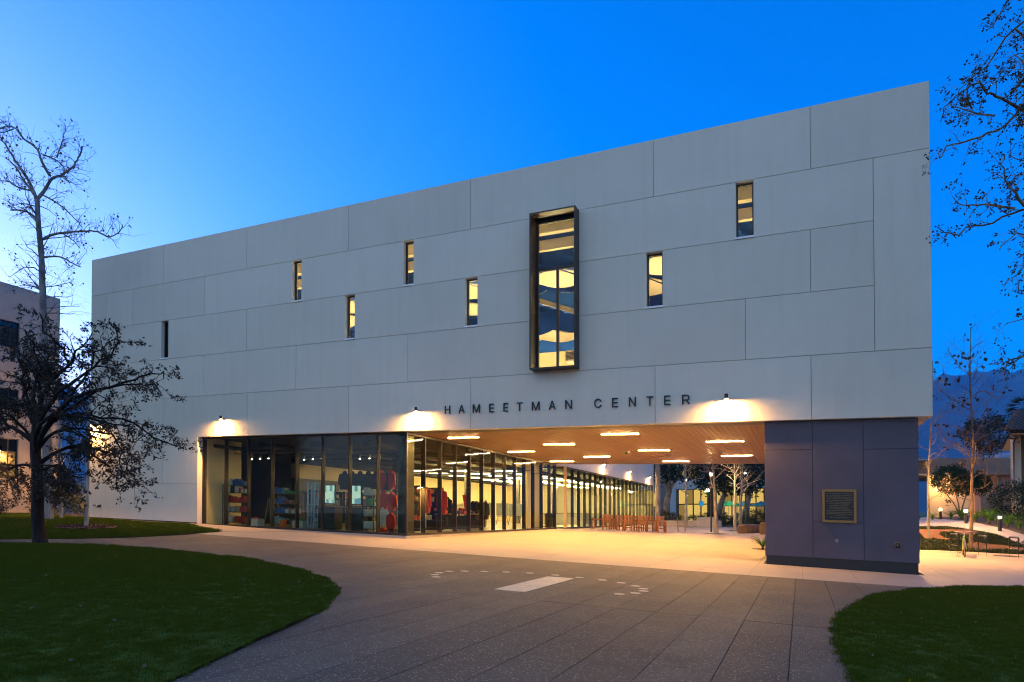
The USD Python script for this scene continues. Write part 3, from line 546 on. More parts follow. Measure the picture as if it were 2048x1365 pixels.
pipe_cap('wall_tap', 'small grey tap fitting low on the purple wall under the plaque', .97, PY, .81, 0)
pipe_cap('drain_spout', 'round brass drain spout low on the right of the purple wall', 2.50, PY, .77, 1)
pipe_cap('wall_tap', 'small tap fitting low on the pale wall behind the white trunk', -33.1, YF, 1.0, 0)
pipe_cap('drain_spout', 'round drain spout low on the left end of the pale wall', -32.7, YF, .98, 1)

# ------------------------------------------------------------------ shop interior
st0 = None
for iy, y in enumerate(np.arange(37.6, 65, 2.9)):
    for ix, x in enumerate((-24.5, -21.0, -17.6)):
        lab = 'shop strip light, '+('left', 'middle', 'right')[ix]+' in the '+('nearest', 'second', 'third', 'fourth', 'fifth', 'sixth', 'seventh', 'eighth', 'ninth', 'farthest')[iy]+' row behind the side glass'
        if st0 is None:
            st0 = thing('shop_light', 'strip light hung in the glass shop', 'ceiling light', (x, y, 3.95), group='strip lights inside the glass shop')
            st0.SetCustomDataByKey('label', lab)
            part('diffuser', sl(rb(-.75, .75, -.05, .05, -.05, 0, .01)), M['inled'], st0); part('housing', sl(rb(-.77, .77, -.06, .06, .002, .03, .005)), M['alu'], st0)
        else: dup(st0, (x, y, 3.95), label=lab)
Z0 = .30
def at_ratio(r, y): return r*y
COL = dict(tan='tan', white='white', cyan='aqua', black='black', red='red', orange='orange', blue='blue', gren='green', board='grey', cloth='dark')
LEV = ('bottom', 'second', 'third', 'fourth', 'top')
def boxes(prefix_label, x0, x1, y, z, mats, seed, h=(.18, .34), dep=.28, w=(.14, .26), nm='box', ct='box', gp=None):
    r = random.Random(seed); x = x0; n = 0
    while x < x1-.1:
        wd = min(r.uniform(*w), x1-x); hh = r.uniform(*h)
        mt = r.choice(mats); o_ = ('first', 'second', 'third', 'fourth', 'fifth', 'sixth', 'seventh', 'eighth', 'ninth', 'tenth', 'eleventh', 'twelfth')
        lab = f'{COL.get(mt, mt)} {ct}, {o_[n]} from the left {prefix_label}'
        solo(nm, rb(x, x+wd-.012, y, y+dep, z+.002, z+hh, .008), M[mt], lab, ct, group=gp); x += wd; n += 1
def shelf(label, x0, x1, y0, y1, levels, mat_, post=.03):
    t = thing('shelf_unit', label, 'shelf', ((x0+x1)/2, y0, Z0))
    for z in levels: part('shelf', bx(x0, x1, y0, y1, z-.025, z), M[mat_], t, world=True)
    for x in (x0, x1-post):
        for y in (y0, y1-post): part('post', bx(x, x+post, y, y+post, Z0, levels[-1]+.02), M[mat_], t, world=True)
    return t
LV = [.42, .92, 1.38, 1.84, 2.2]
shelf('black display shelves of boxes at the left end of the shopfront', -26.0+.35, -24.2, 22.2, 22.6, LV, 'black')
for n, z in enumerate(LV):
    boxes(f'on the {LEV[n]} shelf at the left of the shopfront', -25.6, -24.9, 22.25, z, [['tan', 'white'], ['cyan', 'white'], ['black', 'red'], ['white', 'black'], ['white', 'blue']][n], n, gp='boxes on the left display shelves')
    boxes(f'in the right half of the {LEV[n]} left shelf', -24.88, -24.22, 22.25, z, [['red', 'orange'], ['red', 'tan'], ['red', 'red'], ['white', 'red'], ['blue', 'white']][n], 20+n, gp='packs on the left display shelves')
shelf('dark cap display shelves behind the second pane from the middle of the shopfront', -22.6, -21.0, 22.3, 22.75, [.45, .95, 1.4, 1.85], 'wood')
for n, z in enumerate([.45, .95, 1.4, 1.85]):
    boxes(f'on the {LEV[n]} wooden cap shelf', -22.55, -21.8, 22.35, z, [['cyan', 'white'], ['blue', 'blue'], ['blue'], ['blue', 'cyan']][n], 40+n, gp='goods on the cap shelves')
    boxes(f'in the right half of the {LEV[n]} cap shelf', -21.78, -21.05, 22.35, z, [['orange', 'black'], ['tan', 'white'], ['red', 'tan'], ['gren', 'gren']][n], 60+n, h=(.10, .24), gp='small goods on the cap shelves')
t = thing('bucket', 'orange bucket standing low in the middle of the shopfront', 'bucket', (-21.45, 21.9, Z0)); part('pail', tube([(0, 0, 0), (0, 0, .02), (0, 0, .34)], [.02, .13, .17], 16), M['orange'], t, smooth=40); part('rim', mv(trimesh.creation.torus(.17, .012, 20, 6), z=.34), M['orange'], t)
for n, (x, m1, m2, lab) in enumerate(((-23.2, 'white', 'red', 'white crate with a red cloth in it on the shop floor'), (-20.5, 'board', 'gren', 'grey crate on the shop floor beside the pale blue rack'))):
    t = thing('crate', lab, 'crate', (x, 22.0, Z0)); part('box', cat(bx(-.3, .3, -.2, -.18, 0, .34), bx(-.3, .3, .18, .2, 0, .34), bx(-.3, -.28, -.18, .18, 0, .34), bx(.28, .3, -.18, .18, 0, .34), bx(-.28, .28, -.18, .18, 0, .02)), M[m1], t)
    part('contents', mv(trimesh.creation.icosphere(2, .2), z=.26), M[m2], t, smooth=True)
for n, x in enumerate((-23.0, -20.6)):
    t = thing('wood_easel', 'wooden display easel at the shopfront, '+('by the cap shelves', 'by the pale blue rack')[n], 'easel', (x, 22.5, Z0))
    for s_ in (-1, 1): part('leg', tube([(s_*.22, 0, 0), (s_*.03, .05, 1.3)], .022, 6, True), M['wood'], t)
    part('leg', tube([(0, .45, 0), (0, .06, 1.3)], .022, 6, True), M['wood'], t); part('ledge', bx(-.3, .3, -.06, .0, .75, .80), M['wood'], t)
t = shelf('tall pale blue metal rack standing in the shopfront', -20.15, -19.72, 22.0, 22.3, [.4, .9, 1.4, 1.9, 2.36], 'paleblue', .06)
for n, (x0, x1, lab, seed) in enumerate(((-19.62, -18.80, 'lit print panel of tall windows beside the pale blue rack', 1), (-18.08, -17.36, 'lit pale green print panel below the black jackets', 2))):
    t = thing('light_box', lab, 'light box', ((x0+x1)/2, 22.3, 1.44)); part('frame', wall_xz(sbox(x0, 1.44, x1, 2.30).difference(sbox(x0+.03, 1.47, x1-.03, 2.27)), 22.28, 22.34), M['black'], t, world=True)
    r = random.Random(seed); x = x0+.031
    while x < x1-.04:
        wd = min(r.uniform(.06, .17), x1-.031-x); zs_ = [1.471, r.uniform(1.6, 1.75), r.uniform(1.9, 2.05), 2.269]
        for z0, z1 in zip(zs_, zs_[1:]): part('print', bx(x, x+wd-.008, 22.30, 22.31, z0, z1-.008), M[r.choice(['screen', 'screen', 'screend', 'screen'])], t, world=True)
        x += wd
    t = thing('counter', 'dark counter under the '+('window print panel' if n == 0 else 'pale green print panel'), 'counter', ((x0+x1)/2, 22.3, Z0)); part('cabinet', bx(x0-.05, x1+.05, 22.2, 22.7, Z0+.01, 1.30), M['black'], t, world=True); part('counter_top', rb(x0-.1, x1+.1, 22.15, 22.75, 1.302, 1.35), M['wood'], t, world=True)
def garment(name, label, catg, x, y, ztop, h, w, m, group=None, seed=0):
    """a jacket or shirt on a hanger: shoulders, body, sleeves"""
    r = random.Random(seed); t = thing(name, label, catg, (x, y, ztop-h), r.uniform(-.4, .4), group)
    sh = [(-.03, h), (-w*.5, h-.07), (-w*.5, h*.1), (-w*.42, 0), (w*.42, 0), (w*.5, h*.1), (w*.5, h-.07), (.03, h)]
    b = extr(Polygon(sh), .14); v = np.array(b.vertices); b = arrays_mesh(np.column_stack([v[:, 0], v[:, 2]-.07, v[:, 1]]), b.faces)
    part('body', b, M[m], t)
    for s_ in (-1, 1): part('sleeve', tube([(s_*w*.47, 0, h-.08), (s_*w*.62, 0, h*.6), (s_*w*.64, .02, h*.25)], [.065, .06, .05], 8, True), M[m], t, smooth=50)
    part('hood', mv(trimesh.creation.icosphere(2, .11), z=h-.02), M[m], t, smooth=True); return t
for n, x in enumerate((-18.6, -18.2, -17.75, -17.3, -16.9, -16.5)):
    garment('jacket', ('leftmost', 'second', 'third', 'fourth', 'fifth', 'rightmost')[n]+' black hooded jacket hung high along the right of the shopfront', 'jacket', x, 22.7, 2.85, .75, .42, 'cloth', 'black jackets hung in the shopfront', n)
for n, (x, z, m) in enumerate(((-16.25, 2.85, 'red'), (-15.98, 2.8, 'cloth'), (-15.72, 2.86, 'red'), (-16.2, 2.0, 'red'), (-15.7, 1.95, 'red'), (-16.2, 1.3, 'white'), (-15.75, 1.1, 'red'))):
    garment('shirt', {'red': ('', 'x')[0]+('top left', 'x', 'top right', 'middle left', 'middle right', 'x', 'bottom right')[n]+' red shirt in the clothes column by the glass corner', 'cloth': 'black shirt between two red ones atop the clothes column by the glass corner', 'white': 'pale grey shirt low in the clothes column by the glass corner'}[m], 'shirt', x, 22.2+.1*(n % 2), z, .72, .34, m, 'red shirts by the glass corner' if m == 'red' else None, 30+n)
t = shelf('dark rail stand holding the red clothes by the glass corner', -16.5, -15.45, 22.4, 22.6, [.4, 1.3, 2.05, 2.9], 'black', .03)
boxes('on the floor by the glass corner', -16.3, -15.5, 22.1, Z0, ['red', 'orange', 'cloth'], 71, h=(.1, .25), gp='red goods on the floor by the glass corner', nm='shoe_box', ct='shoe box')
shelf('dark shelves with picture boxes between the print panel and red clothes', -17.25, -16.65, 22.2, 22.5, [.42, .95, 1.4, 1.85], 'black')
for n, z in enumerate([.42, .95, 1.4, 1.85]): boxes(f'on the {LEV[n]} narrow dark shelf below the jackets', -17.2, -16.7, 22.22, z, [['cyan', 'white'], ['board', 'board'], ['gren', 'tan'], ['white', 'white']][n], 80+n, h=(.25, .36), gp='boxes on the narrow dark shelves')
# track lights over the front of the shop
for n, (x, y) in enumerate(((-24.4, 23.4), (-21.4, 23.8), (-17.9, 23.6))):
    t = thing('track_light', ('left', 'middle', 'right')[n]+' black lighting track with small spot heads over the shopfront', 'track light', (x, y, 3.75)); part('track', sl(bx(-.8, .8, -.02, .02, 0, .03)), M['black'], t)
    part('hanger', cat(tube([(-.7, 0, .03), (-.7, 0, .62)], .006, 5), tube([(.7, 0, .03), (.7, 0, .62)], .006, 5)), M['black'], t)
    for q in (-.55, 0, .55):
        h_ = part('spot_head', cat(tube([(q, 0, -.02), (q+.02, -.05, -.12), (q+.03, -.08, -.19)], [.03, .045, .05], 12)), M['white'], t, smooth=50); part('lens', mv(trimesh.creation.icosphere(1, .032), q+.03, -.075, -.185), M['spot'], h_, smooth=True)  # heads are unlit; lens glow added to brighten the goods below
# tall dark shelving along the far side of the shop, in front of the cream wall
for n, y in enumerate((29.2, 32.0, 34.8, 37.6)):
    t = thing('shelf_unit', ('nearest', 'second', 'third', 'farthest')[n]+' tall dark bookshelf along the cream shop wall', 'shelf', (-26.3, y, Z0))
    part('carcass', cat(bx(-26.75, -26.72, y, y+2.6, Z0, 2.25+.1*(n % 2)), bx(-26.72, -26.2, y, y+.03, Z0, 2.2), bx(-26.72, -26.2, y+2.57, y+2.6, Z0, 2.2)), M['black'], t, world=True)
    for z in (.35, .85, 1.35, 1.8, 2.2): part('shelf', bx(-26.715, -26.2, y+.035, y+2.565, z, z+.03), M['black'], t, world=True)
    r = random.Random(140+n)
    for z in (.382, .882, 1.382, 1.832):
        yy = y+.06
        while yy < y+2.4:
            wd = r.uniform(.08, .3); part('book_row', bx(-26.7, -26.3, yy, yy+wd-.01, z, z+r.uniform(.2, .38)), M[r.choice(['cloth', 'black', 'red', 'blue', 'wood', 'board', 'cloth', 'black'])], t, world=True); yy += wd+r.choice([0, 0, .1])
# goods seen through the side glass
for n, (r_, y) in enumerate(((-.664, 24.6), (-.612, 27.0))):
    x = r_*y; t = thing('display_stand', ('black display stand of red goods just inside the glass corner', 'black display stand of dark and red goods behind the second side pane')[n], 'display stand', (x, y, Z0), YAW)
    part('base', rb(-.45, .45, -.25, .25, 0, .12), M['black'], t); part('back_panel', bx(-.43, .43, -.02, .02, .122, 2.1), M['black'], t)
    r = random.Random(170+n)
    for z in (.5, .95, 1.4, 1.8):
        part('shelf', bx(-.43, .43, -.24, -.022, z-.025, z), M['black'], t); q = -.4
        while q < .3:
            wd = r.uniform(.08, .2); part('goods', rb(q, q+wd-.01, -.22, -.03, z+.002, z+r.uniform(.12, .32), .01), M[r.choice(['red', 'red', 'cloth', 'board', 'orange', 'gren', 'cloth'])], t); q += wd
for n, (r_, y, z, m) in enumerate(((-.63, 25.6, 2.3, 'red'), (-.597, 26.2, 2.25, 'red'), (-.585, 28.6, 1.9, 'cloth'))):
    garment('hanging_coat', ('long red coat hung behind the first side pane', 'long red coat hung behind the second side pane', 'dark coat hung between the display stand and the tables')[n], 'coat', r_*y, y, z, 1.15, .40, m, None, 180+n)
for n, (r_, y) in enumerate(((-.575, 27.5), (-.545, 30.0), (-.535, 33.5))):
    x = r_*y; t = thing('display_table', ('dark display table of folded clothes', 'dark display table of folded clothes with a red pennant', 'farther display table beside the clothes rack')[n]+' behind the side glass', 'table', (x, y, Z0), YAW)
    part('tabletop', rb(-.85, .85, -.45, .45, .78, .83), M['wood'], t); part('cabinet', bx(-.72, .72, -.32, .32, .05, .70), M['black'], t)
    for sx in (-1, 1):
        for sy in (-1, 1): part('leg', bx(sx*.78-.03, sx*.78+.03, sy*.38-.03, sy*.38+.03, 0, .778), M['black'], t)
    r = random.Random(90+n)
    for q in range(7):
        a_ = -.75+q*.22; mt_ = r.choice(['red', 'cloth', 'cloth', 'red', 'orange', 'board', 'blue'])
        c_, s2 = math.cos(YAW), math.sin(YAW); wx, wy = x+a_*c_, y+a_*s2
        solo('folded_clothes', mv(rb(-.1, .1, -.14, .14, 0, r.uniform(.08, .3), .02), wx, wy, Z0+.832), M[mt_], f"{COL[mt_]} stack of folded clothes, {('first', 'second', 'third', 'fourth', 'fifth', 'sixth', 'seventh')[q]} from the left on the {('near', 'middle', 'far')[n]} display table", 'clothes', group='folded clothes on the display tables')
x = -.548*29; t = thing('pennant', 'red triangular pennant hanging at the display table', 'pennant', (x, 29, 1.1), YAW); part('flag', cat(extr(Polygon([(0, 0), (.02, 0), (.19, 1.0), (-.17, 1.0)]), .01)).apply_transform(trimesh.transformations.rotation_matrix(math.pi/2, [1, 0, 0])), M['red'], t); part('rod', tube([(-.2, 0, 1.01), (.22, 0, 1.01)], .012, 6, True), M['wood'], t)
t = thing('clothes_rack', 'round chrome rack hung with dark clothes behind the side glass', 'clothes rack', (-.52*33.5, 33.5, Z0)); part('pole', cyl(.02, 1.5, (0, 0, 0), 8), M['steel'], t); part('ring', mv(trimesh.creation.torus(.4, .015, 24, 6), z=1.5), M['steel'], t); part('foot', cat(*[tube([(0, 0, .04), (.4*math.cos(a), .4*math.sin(a), .015)], .015, 5, True) for a in (0, 1.57, 3.14, 4.71)]), M['steel'], t)
for n in range(8):
    a = n/8*6.283; garment('coat', ('dark coat at the right', 'dark coat at the rear right', 'red coat', 'dark coat at the rear left', 'dark coat at the left', 'dark coat at the front left', 'dark coat at the front', 'dark coat at the front right')[n]+' of the round chrome rack', 'coat', -.52*33.5+.4*math.cos(a), 33.5+.4*math.sin(a), 1.48+Z0, 1.0, .36, 'cloth' if n != 2 else 'red', 'coats on the round rack', 50+n)
for n, (r_, y) in enumerate(((-.507, 38.0), (-.475, 40.5), (-.452, 41.6), (-.432, 43.2))):
    t = thing('display_easel', ('leftmost', 'second from left', 'second from right', 'rightmost')[n]+' of four black tripod easels holding grey boards behind the side glass', 'easel', (r_*y, y, Z0), YAW)
    for s_ in (-1, 1): part('leg', tube([(s_*.45, -.1, 0), (0, .0, 1.75)], .016, 6, True), M['black'], t)
    part('leg', tube([(0, .55, 0), (0, .02, 1.7)], .016, 6, True), M['black'], t); part('brace', tube([(-.36, -.08, .62), (.36, -.08, .62)], .014, 6, True), M['black'], t)
    part('board', rot(bx(-.42, .42, -.11, -.095, .66, 1.55), -.12, 'x', (0, -.1, .66)), M['board'], t)
t = thing('litter_bin', 'green litter bin with a dark lid at the glass entry', 'bin', (-15.35, 39.6, .28)); part('drum', tube([(0, 0, 0), (0, 0, .01), (0, 0, .82)], [.05, .24, .27], 18), M['bin'], t, smooth=40); part('lid', tube([(0, 0, .82), (0, 0, .9), (0, 0, .98), (0, 0, 1.0)], [.29, .29, .18, .02], 18), M['black'], t, smooth=40)
shelf('white shelves of small goods on the cream wall far inside the shop', -26.9, -26.4, 42, 52, [.6, 1.2, 1.8], 'white')
boxes('on the far white shelf inside the shop', -26.85, -26.45, 43, 1.2, ['red', 'white', 'tan'], 95, gp='packs on the far white shelves', dep=.4)
for n, y in enumerate((50., 54., 58.)): 
    t = thing('shop_counter', ('nearest', 'middle', 'farthest')[n]+' white counter inside the rear wing glass', 'counter', (-18.5, y, Z0)); part('cabinet', bx(-1.2, 1.2, -.4, .4, 0, .9), M['white'], t); part('counter_top', rb(-1.25, 1.25, -.45, .45, .902, .94), M['wood'], t)

# ------------------------------------------------------------------ upstairs: air unit behind the bay window
t = thing('air_unit', 'pale grilled air unit inside the bay window', 'air conditioner', (-8.9, 26.0, 8.0)); part('case', rb(-.42, .42, 0, .4, 0, .45), M['cloud'], t)
for n in range(6): part('slat', bx(-.36, .36, -.012, -.002, .06+n*.055, .085+n*.055), M['dark'], t)

# ------------------------------------------------------------------ trees
class Wood:
    def __init__(s, seed): s.rg = np.random.default_rng(seed); s.T = []; s.tips = []; s.nodes = []
    def add(s, P, r, sides=6): s.T.append(tube(P, r, sides))
    def limb(s, P, r0, r1, sides=7, wig=.03, sub=4):
        """smooth limb through guide points; returns dense points and radii"""
        P = np.asarray(P, float); n = len(P)
        t = np.concatenate([[0], np.cumsum(np.linalg.norm(np.diff(P, axis=0), axis=1))]); tt = np.linspace(0, t[-1], max(4, (n-1)*sub+1))
        if n > 2:
            from scipy.interpolate import PchipInterpolator
            Q = PchipInterpolator(t, P)(tt)
        else: Q = np.column_stack([np.interp(tt, t, P[:, k_]) for k_ in range(3)])
        L = t[-1]; w = s.rg.normal(0, wig*min(L, 2)*.35, Q.shape)*np.linspace(0, 1, len(Q))[:, None]; w[0] = 0; Q = Q+w
        rad = r0+(r1-r0)*(tt/t[-1])**.8; s.add(Q, rad, sides); return Q, rad
    def twigs(s, Q, rad, n, L, r=None, up=.25, spread=1.0, depth=1, t0=.15, droop=0., kids=3, leaf=True, rmin=.0035):
        for k_ in range(n):
            u = t0+(1-t0)*(k_+s.rg.uniform())/n; f = u*(len(Q)-1); i0 = min(int(f), len(Q)-2); p = Q[i0]+(Q[i0+1]-Q[i0])*(f-i0)
            T = Q[i0+1]-Q[i0]; T /= np.linalg.norm(T)+1e-9
            d = s.rg.normal(0, 1, 3); d -= T*d.dot(T); d /= np.linalg.norm(d)+1e-9
            d = d*spread+T*s.rg.uniform(.2, .9)+np.array([0, 0, up]); d /= np.linalg.norm(d)
            l = L*s.rg.uniform(.5, 1.25); r0 = max(min(rad[i0]*.55, (r or .02)), rmin)
            m = 5; W = [p]
            for q in range(m-1):
                d = d+s.rg.normal(0, .22, 3)+np.array([0, 0, -droop]); d /= np.linalg.norm(d); W.append(W[-1]+d*l/(m-1))
            W = np.array(W); rr_ = np.linspace(r0, max(r0*.35, rmin*.7), m); s.add(W, rr_, 5 if r0 > .012 else 3)
            if depth > 0: s.twigs(W, rr_, kids, l*.55, r0*.6, up, spread, depth-1, .25, droop, kids, leaf, rmin)
            elif leaf: s.tips += [W[-1], W[2], W[3], W[1], (W[3]+W[4])/2, (W[2]+W[3])/2]
    def mesh(s): return trimesh.util.concatenate(s.T)
def leaves(pts, n_each, size, spread, seed, ar=.45, droop=.3):
    """small folded leaves (two triangles each) round the points"""
    r = np.random.default_rng(seed); P = np.repeat(np.asarray(pts), n_each, 0); n = len(P); P = P+r.normal(0, spread, (n, 3))
    d = r.normal(0, 1, (n, 3)); d[:, 2] -= droop; d /= np.linalg.norm(d, axis=1, keepdims=True); e = np.cross(d, r.normal(0, 1, (n, 3))); e /= np.linalg.norm(e, axis=1, keepdims=True)
    L = size*r.uniform(.6, 1.3, (n, 1)); a, b, c_, dd = P, P+d*L*.5+e*L*ar*.5, P+d*L, P+d*L*.5-e*L*ar*.5
    V = np.stack([a, b, c_, dd], 1).reshape(-1, 3); o = np.arange(n)*4
    return arrays_mesh(V, np.vstack([np.stack([o, o+1, o+2], 1), np.stack([o, o+2, o+3], 1)]))
def loc_cam(px0, D): """local frame of a tree: x to the right of the view, y away""" ; return YAW
rgt = np.random.default_rng(21)
def depth_jit(pts, amp, seed):
    """guide points (right, up) -> 3D with a wandering depth"""
    r = np.random.default_rng(seed); b = np.cumsum(r.normal(0, amp, len(pts))); b -= b[0]; return [(a, bb, c) for (a, c), bb in zip(pts, b)]

for nm_, pl_, n_, sd in (('left', LAWN_L, 420, 41), ('right', LAWN_R, 300, 42)):
    q = inside(pl_.buffer(-.1), n_, np.random.default_rng(sd)); q = q[in_view(q)]
    tag(part('fallen_leaves', leaves(np.column_stack([q, G(q[:, 0], q[:, 1])+.085]), 1, .05, .015, sd, .6, .2), M['leaf_fallen'], world=True), f'small fallen leaves scattered over the {nm_} lawn', 'fallen leaves', kind='stuff')
# leafy oak in front of the left end
oak = thing('oak_tree', 'dark leafy oak with a leaning black trunk at the edge of the left lawn', 'tree', at(-19.7, 10.83), YAW)
w = Wood(2); pj = lambda L: [((x-80)/70., (1088-y)/70.) for x, y in L]
tr, trr = w.limb(depth_jit(pj([(80,1092),(73,1030),(72,960),(68,900),(70,850)]), .02, 1), .175, .12, 12, .01)
w.add([(0, 0, -.15), (0, 0, 0.02), (-.03, 0, .25)], [.25, .195, .17], 12)
for n, (pts, r0) in enumerate([([(70,905),(110,850),(180,800),(260,770),(330,757),(362,765)], .085), ([(70,880),(120,800),(170,750),(210,700),(235,655)], .08), ([(70,850),(85,780),(130,720),(140,680),(150,650)], .08),
        ([(72,930),(130,890),(190,900),(230,930),(252,975)], .06), ([(70,860),(30,790),(10,730),(-20,690)], .08), ([(70,890),(20,850),(-40,820),(-90,830)], .07), ([(72,940),(40,930),(-10,950),(-40,985)], .05),
        ([(70,870),(150,830),(230,835),(300,880),(330,850)], .055), ([(70,850),(60,760),(70,700),(60,660)], .07), ([(72,945),(120,930),(150,950),(160,990)], .04), ([(70,900),(140,860),(210,870),(250,920),(262,960)], .05)]):
    for z in (0, 1):
        Q, rd = w.limb(depth_jit(pj(pts), .42 if z else .30, 40+n*2+z) if not z else depth_jit([(a*.8, c*.98) for a, c in pj(pts)], .5, 70+n), r0*(1 if not z else .8), .012, 6, .08)
        w.twigs(Q, rd, 15 if not z else 10, .75, .018, .10, 1.0, 1, .22, .12, 4)
part('trunk', w.mesh(), M['bark_dark'], oak, smooth=60); part('crown', leaves(w.tips, 3, .095, .032, 4, .42, .5), M['leaf_oak'], oak)

# tall bare sycamore behind it
syc = thing('sycamore_tree', 'tall nearly bare sycamore rising above the oak at the left', 'tree', at(-31.97, 17.88), YAW)
w = Wood(6); zj = lambda L: [((x/3.41-92)/43., (1040-(200+y/3.41))/43.) for x, y in L]; pj2 = lambda L: [((x-92)/43., (1040-y)/43.) for x, y in L]
Q, rd = w.limb(depth_jit(pj2([(93,1045),(92,960),(86,800),(80,600),(74,510),(66,440),(63,391)]), .03, 2), .235, .10, 12, .008); w.twigs(Q, rd, 34, 1.5, .03, .15, 1.1, 2, .3, .02, 3, False)
w.twigs(Q, rd, 14, 1.2, .02, .1, 1.1, 1, .35, .02, 3)
for n, (pts, r0, r1) in enumerate([([(215,650),(255,590),(300,490),(345,468),(400,455),(450,370),(480,245)], .085, .03), ([(300,490),(270,400),(245,340),(130,240),(45,160),(-20,165),(-80,120)], .065, .02), ([(245,340),(300,350),(345,400),(350,460)], .04, .02),
        ([(345,360),(385,320),(410,190),(430,160)], .035, .012), ([(205,650),(150,530),(90,430),(40,350),(0,290),(-60,200)], .08, .03), ([(190,620),(100,510),(40,450),(0,380),(-60,330)], .06, .025), ([(170,590),(60,560),(0,520),(-70,515)], .045, .02),
        ([(215,790),(160,755),(65,748)], .055, .03), ([(200,750),(150,700),(110,690)], .03, .015), ([(255,930),(310,885),(410,872),(480,880),(600,865),(700,900),(760,885),(795,820)], .065, .022), ([(255,625),(350,680),(420,740),(490,825)], .04, .018),
        ([(270,1055),(380,1060),(460,1095),(540,1140)], .05, .022), ([(380,885),(450,930),(505,990)], .03, .015), ([(255,1275),(180,1210),(110,1110)], .03, .012), ([(250,1265),(350,1250),(480,1230)], .025, .01), ([(45,160),(0,215),(-30,230)], .03, .015), ([(380,470),(410,520),(490,540)], .025, .01), ([(255,1300),(120,1240),(60,1270)], .03, .01)]):
    Q, rd = w.limb(depth_jit(zj(pts), .16, 100+n), r0, r1, 7, .03); w.twigs(Q, rd, max(6, len(pts)*4), .85, .014, .45, 1.0, 1, .1, 0., 3, True, .0045)
part('trunk', w.mesh(), M['bark_grey'], syc, smooth=60)
tips = np.array(w.tips); part('crown', leaves(tips[np.random.default_rng(1).choice(len(tips), 650)], 1, .10, .03, 5, .8), M['leaf_dry'], syc)

# slender white barked trees in the left lawn
def slim_tree(name, label, loc, H, r0, bark, seed, lean=0., n=10, leafm=None, bl=1.2, first=.4, nleaf=0, cat_='tree'):
    t = thing(name, label, cat_, loc, YAW); w = Wood(seed)
    Q, rd = w.limb([(0, 0, -.1), (lean*.2, .02, H*.3), (lean*.45, -.03, H*.6), (lean, 0, H)], r0, r0*.22, 10, .012, 6)
    w.twigs(Q, rd, n, bl, r0*.42, .45, 1.0, 2, first, -.02, 3)
    part('trunk', w.mesh(), M[bark], t, smooth=60)
    if leafm: part('crown', leaves(w.tips, nleaf, .12, .1, seed, .6), M[leafm], t)
    return t
slim_tree('white_tree', 'slender white trunked tree in the red mulch ring', at(-25.13, 15.43), 5.6, .085, 'bark_pale', 31, .15, 20, None, 1.5, .42)
slim_tree('white_tree', 'slender white trunked tree by the hedge behind the lawn', at(-32.7, 18.9), 5.0, .09, 'bark_pale', 32, -.1, 14)
rgm = np.random.default_rng(4); mr = shapely.affinity.scale(shapely.Point(-25.1, 15.45).buffer(1.05), 1, .95)
tag(part('mulch_ring', cat(sheet(mr, lambda x, y: .055+.05*meshkit.noise(np.stack([x*6, y*6, 0*x], -1), 2), .25)), M['mulch'], smooth=True, world=True), 'ring of red brown bark mulch round the white trunked tree', 'mulch', kind='stuff')
q = inside(mr, 900, rgm); tag(part('bark_chips', leaves(np.column_stack([q, G(q[:, 0], q[:, 1])+.09]), 1, .09, .01, 6, .5, 0), M['chip'], world=True), 'loose bark chips on the mulch ring', 'bark chips', kind='stuff')
# bare tree out of the frame that the shop glass mirrors
slim_tree('white_tree', 'bare pale tree mirrored in the dark shopfront glass', at(-29.5, 11.2), 7.5, .16, 'bark_pale', 37, .3, 26, None, 2.6, .32)

# leaning sycamore outside the right edge whose boughs hang into the picture
ov = thing('overhanging_tree', 'leafy sycamore boughs hanging in from the right edge against the sky', 'tree', (-5.39+12.25*R[0], 11.83+12.25*R[1], 0.), YAW)
w = Wood(9); D9 = 13.; cx = 12.1
oz = lambda L: [((1800+x/1.794-1024)/1266*D9-cx, (1036-y/1.794)/1266*D9+1.45-S(0)+.33) for x, y in L]
base_z = float(_base[ov.GetPath().pathString][2])
oz = lambda L: [((1800+x/1.794-1024)/1266*D9-cx, (1036-y/1.794)/1266*D9+1.45-base_z) for x, y in L]
TK, tr_ = w.limb([(0, 0, -.1), (.1, .1, 3), (-.1, .1, 6), (.1, 0, 9), (-.1, 0, 12), (0, .1, 14.5)], .34, .09, 12, .01)
def onT(z): return (float(np.interp(z, TK[:, 2], TK[:, 0])), float(np.interp(z, TK[:, 2], TK[:, 1])), z)
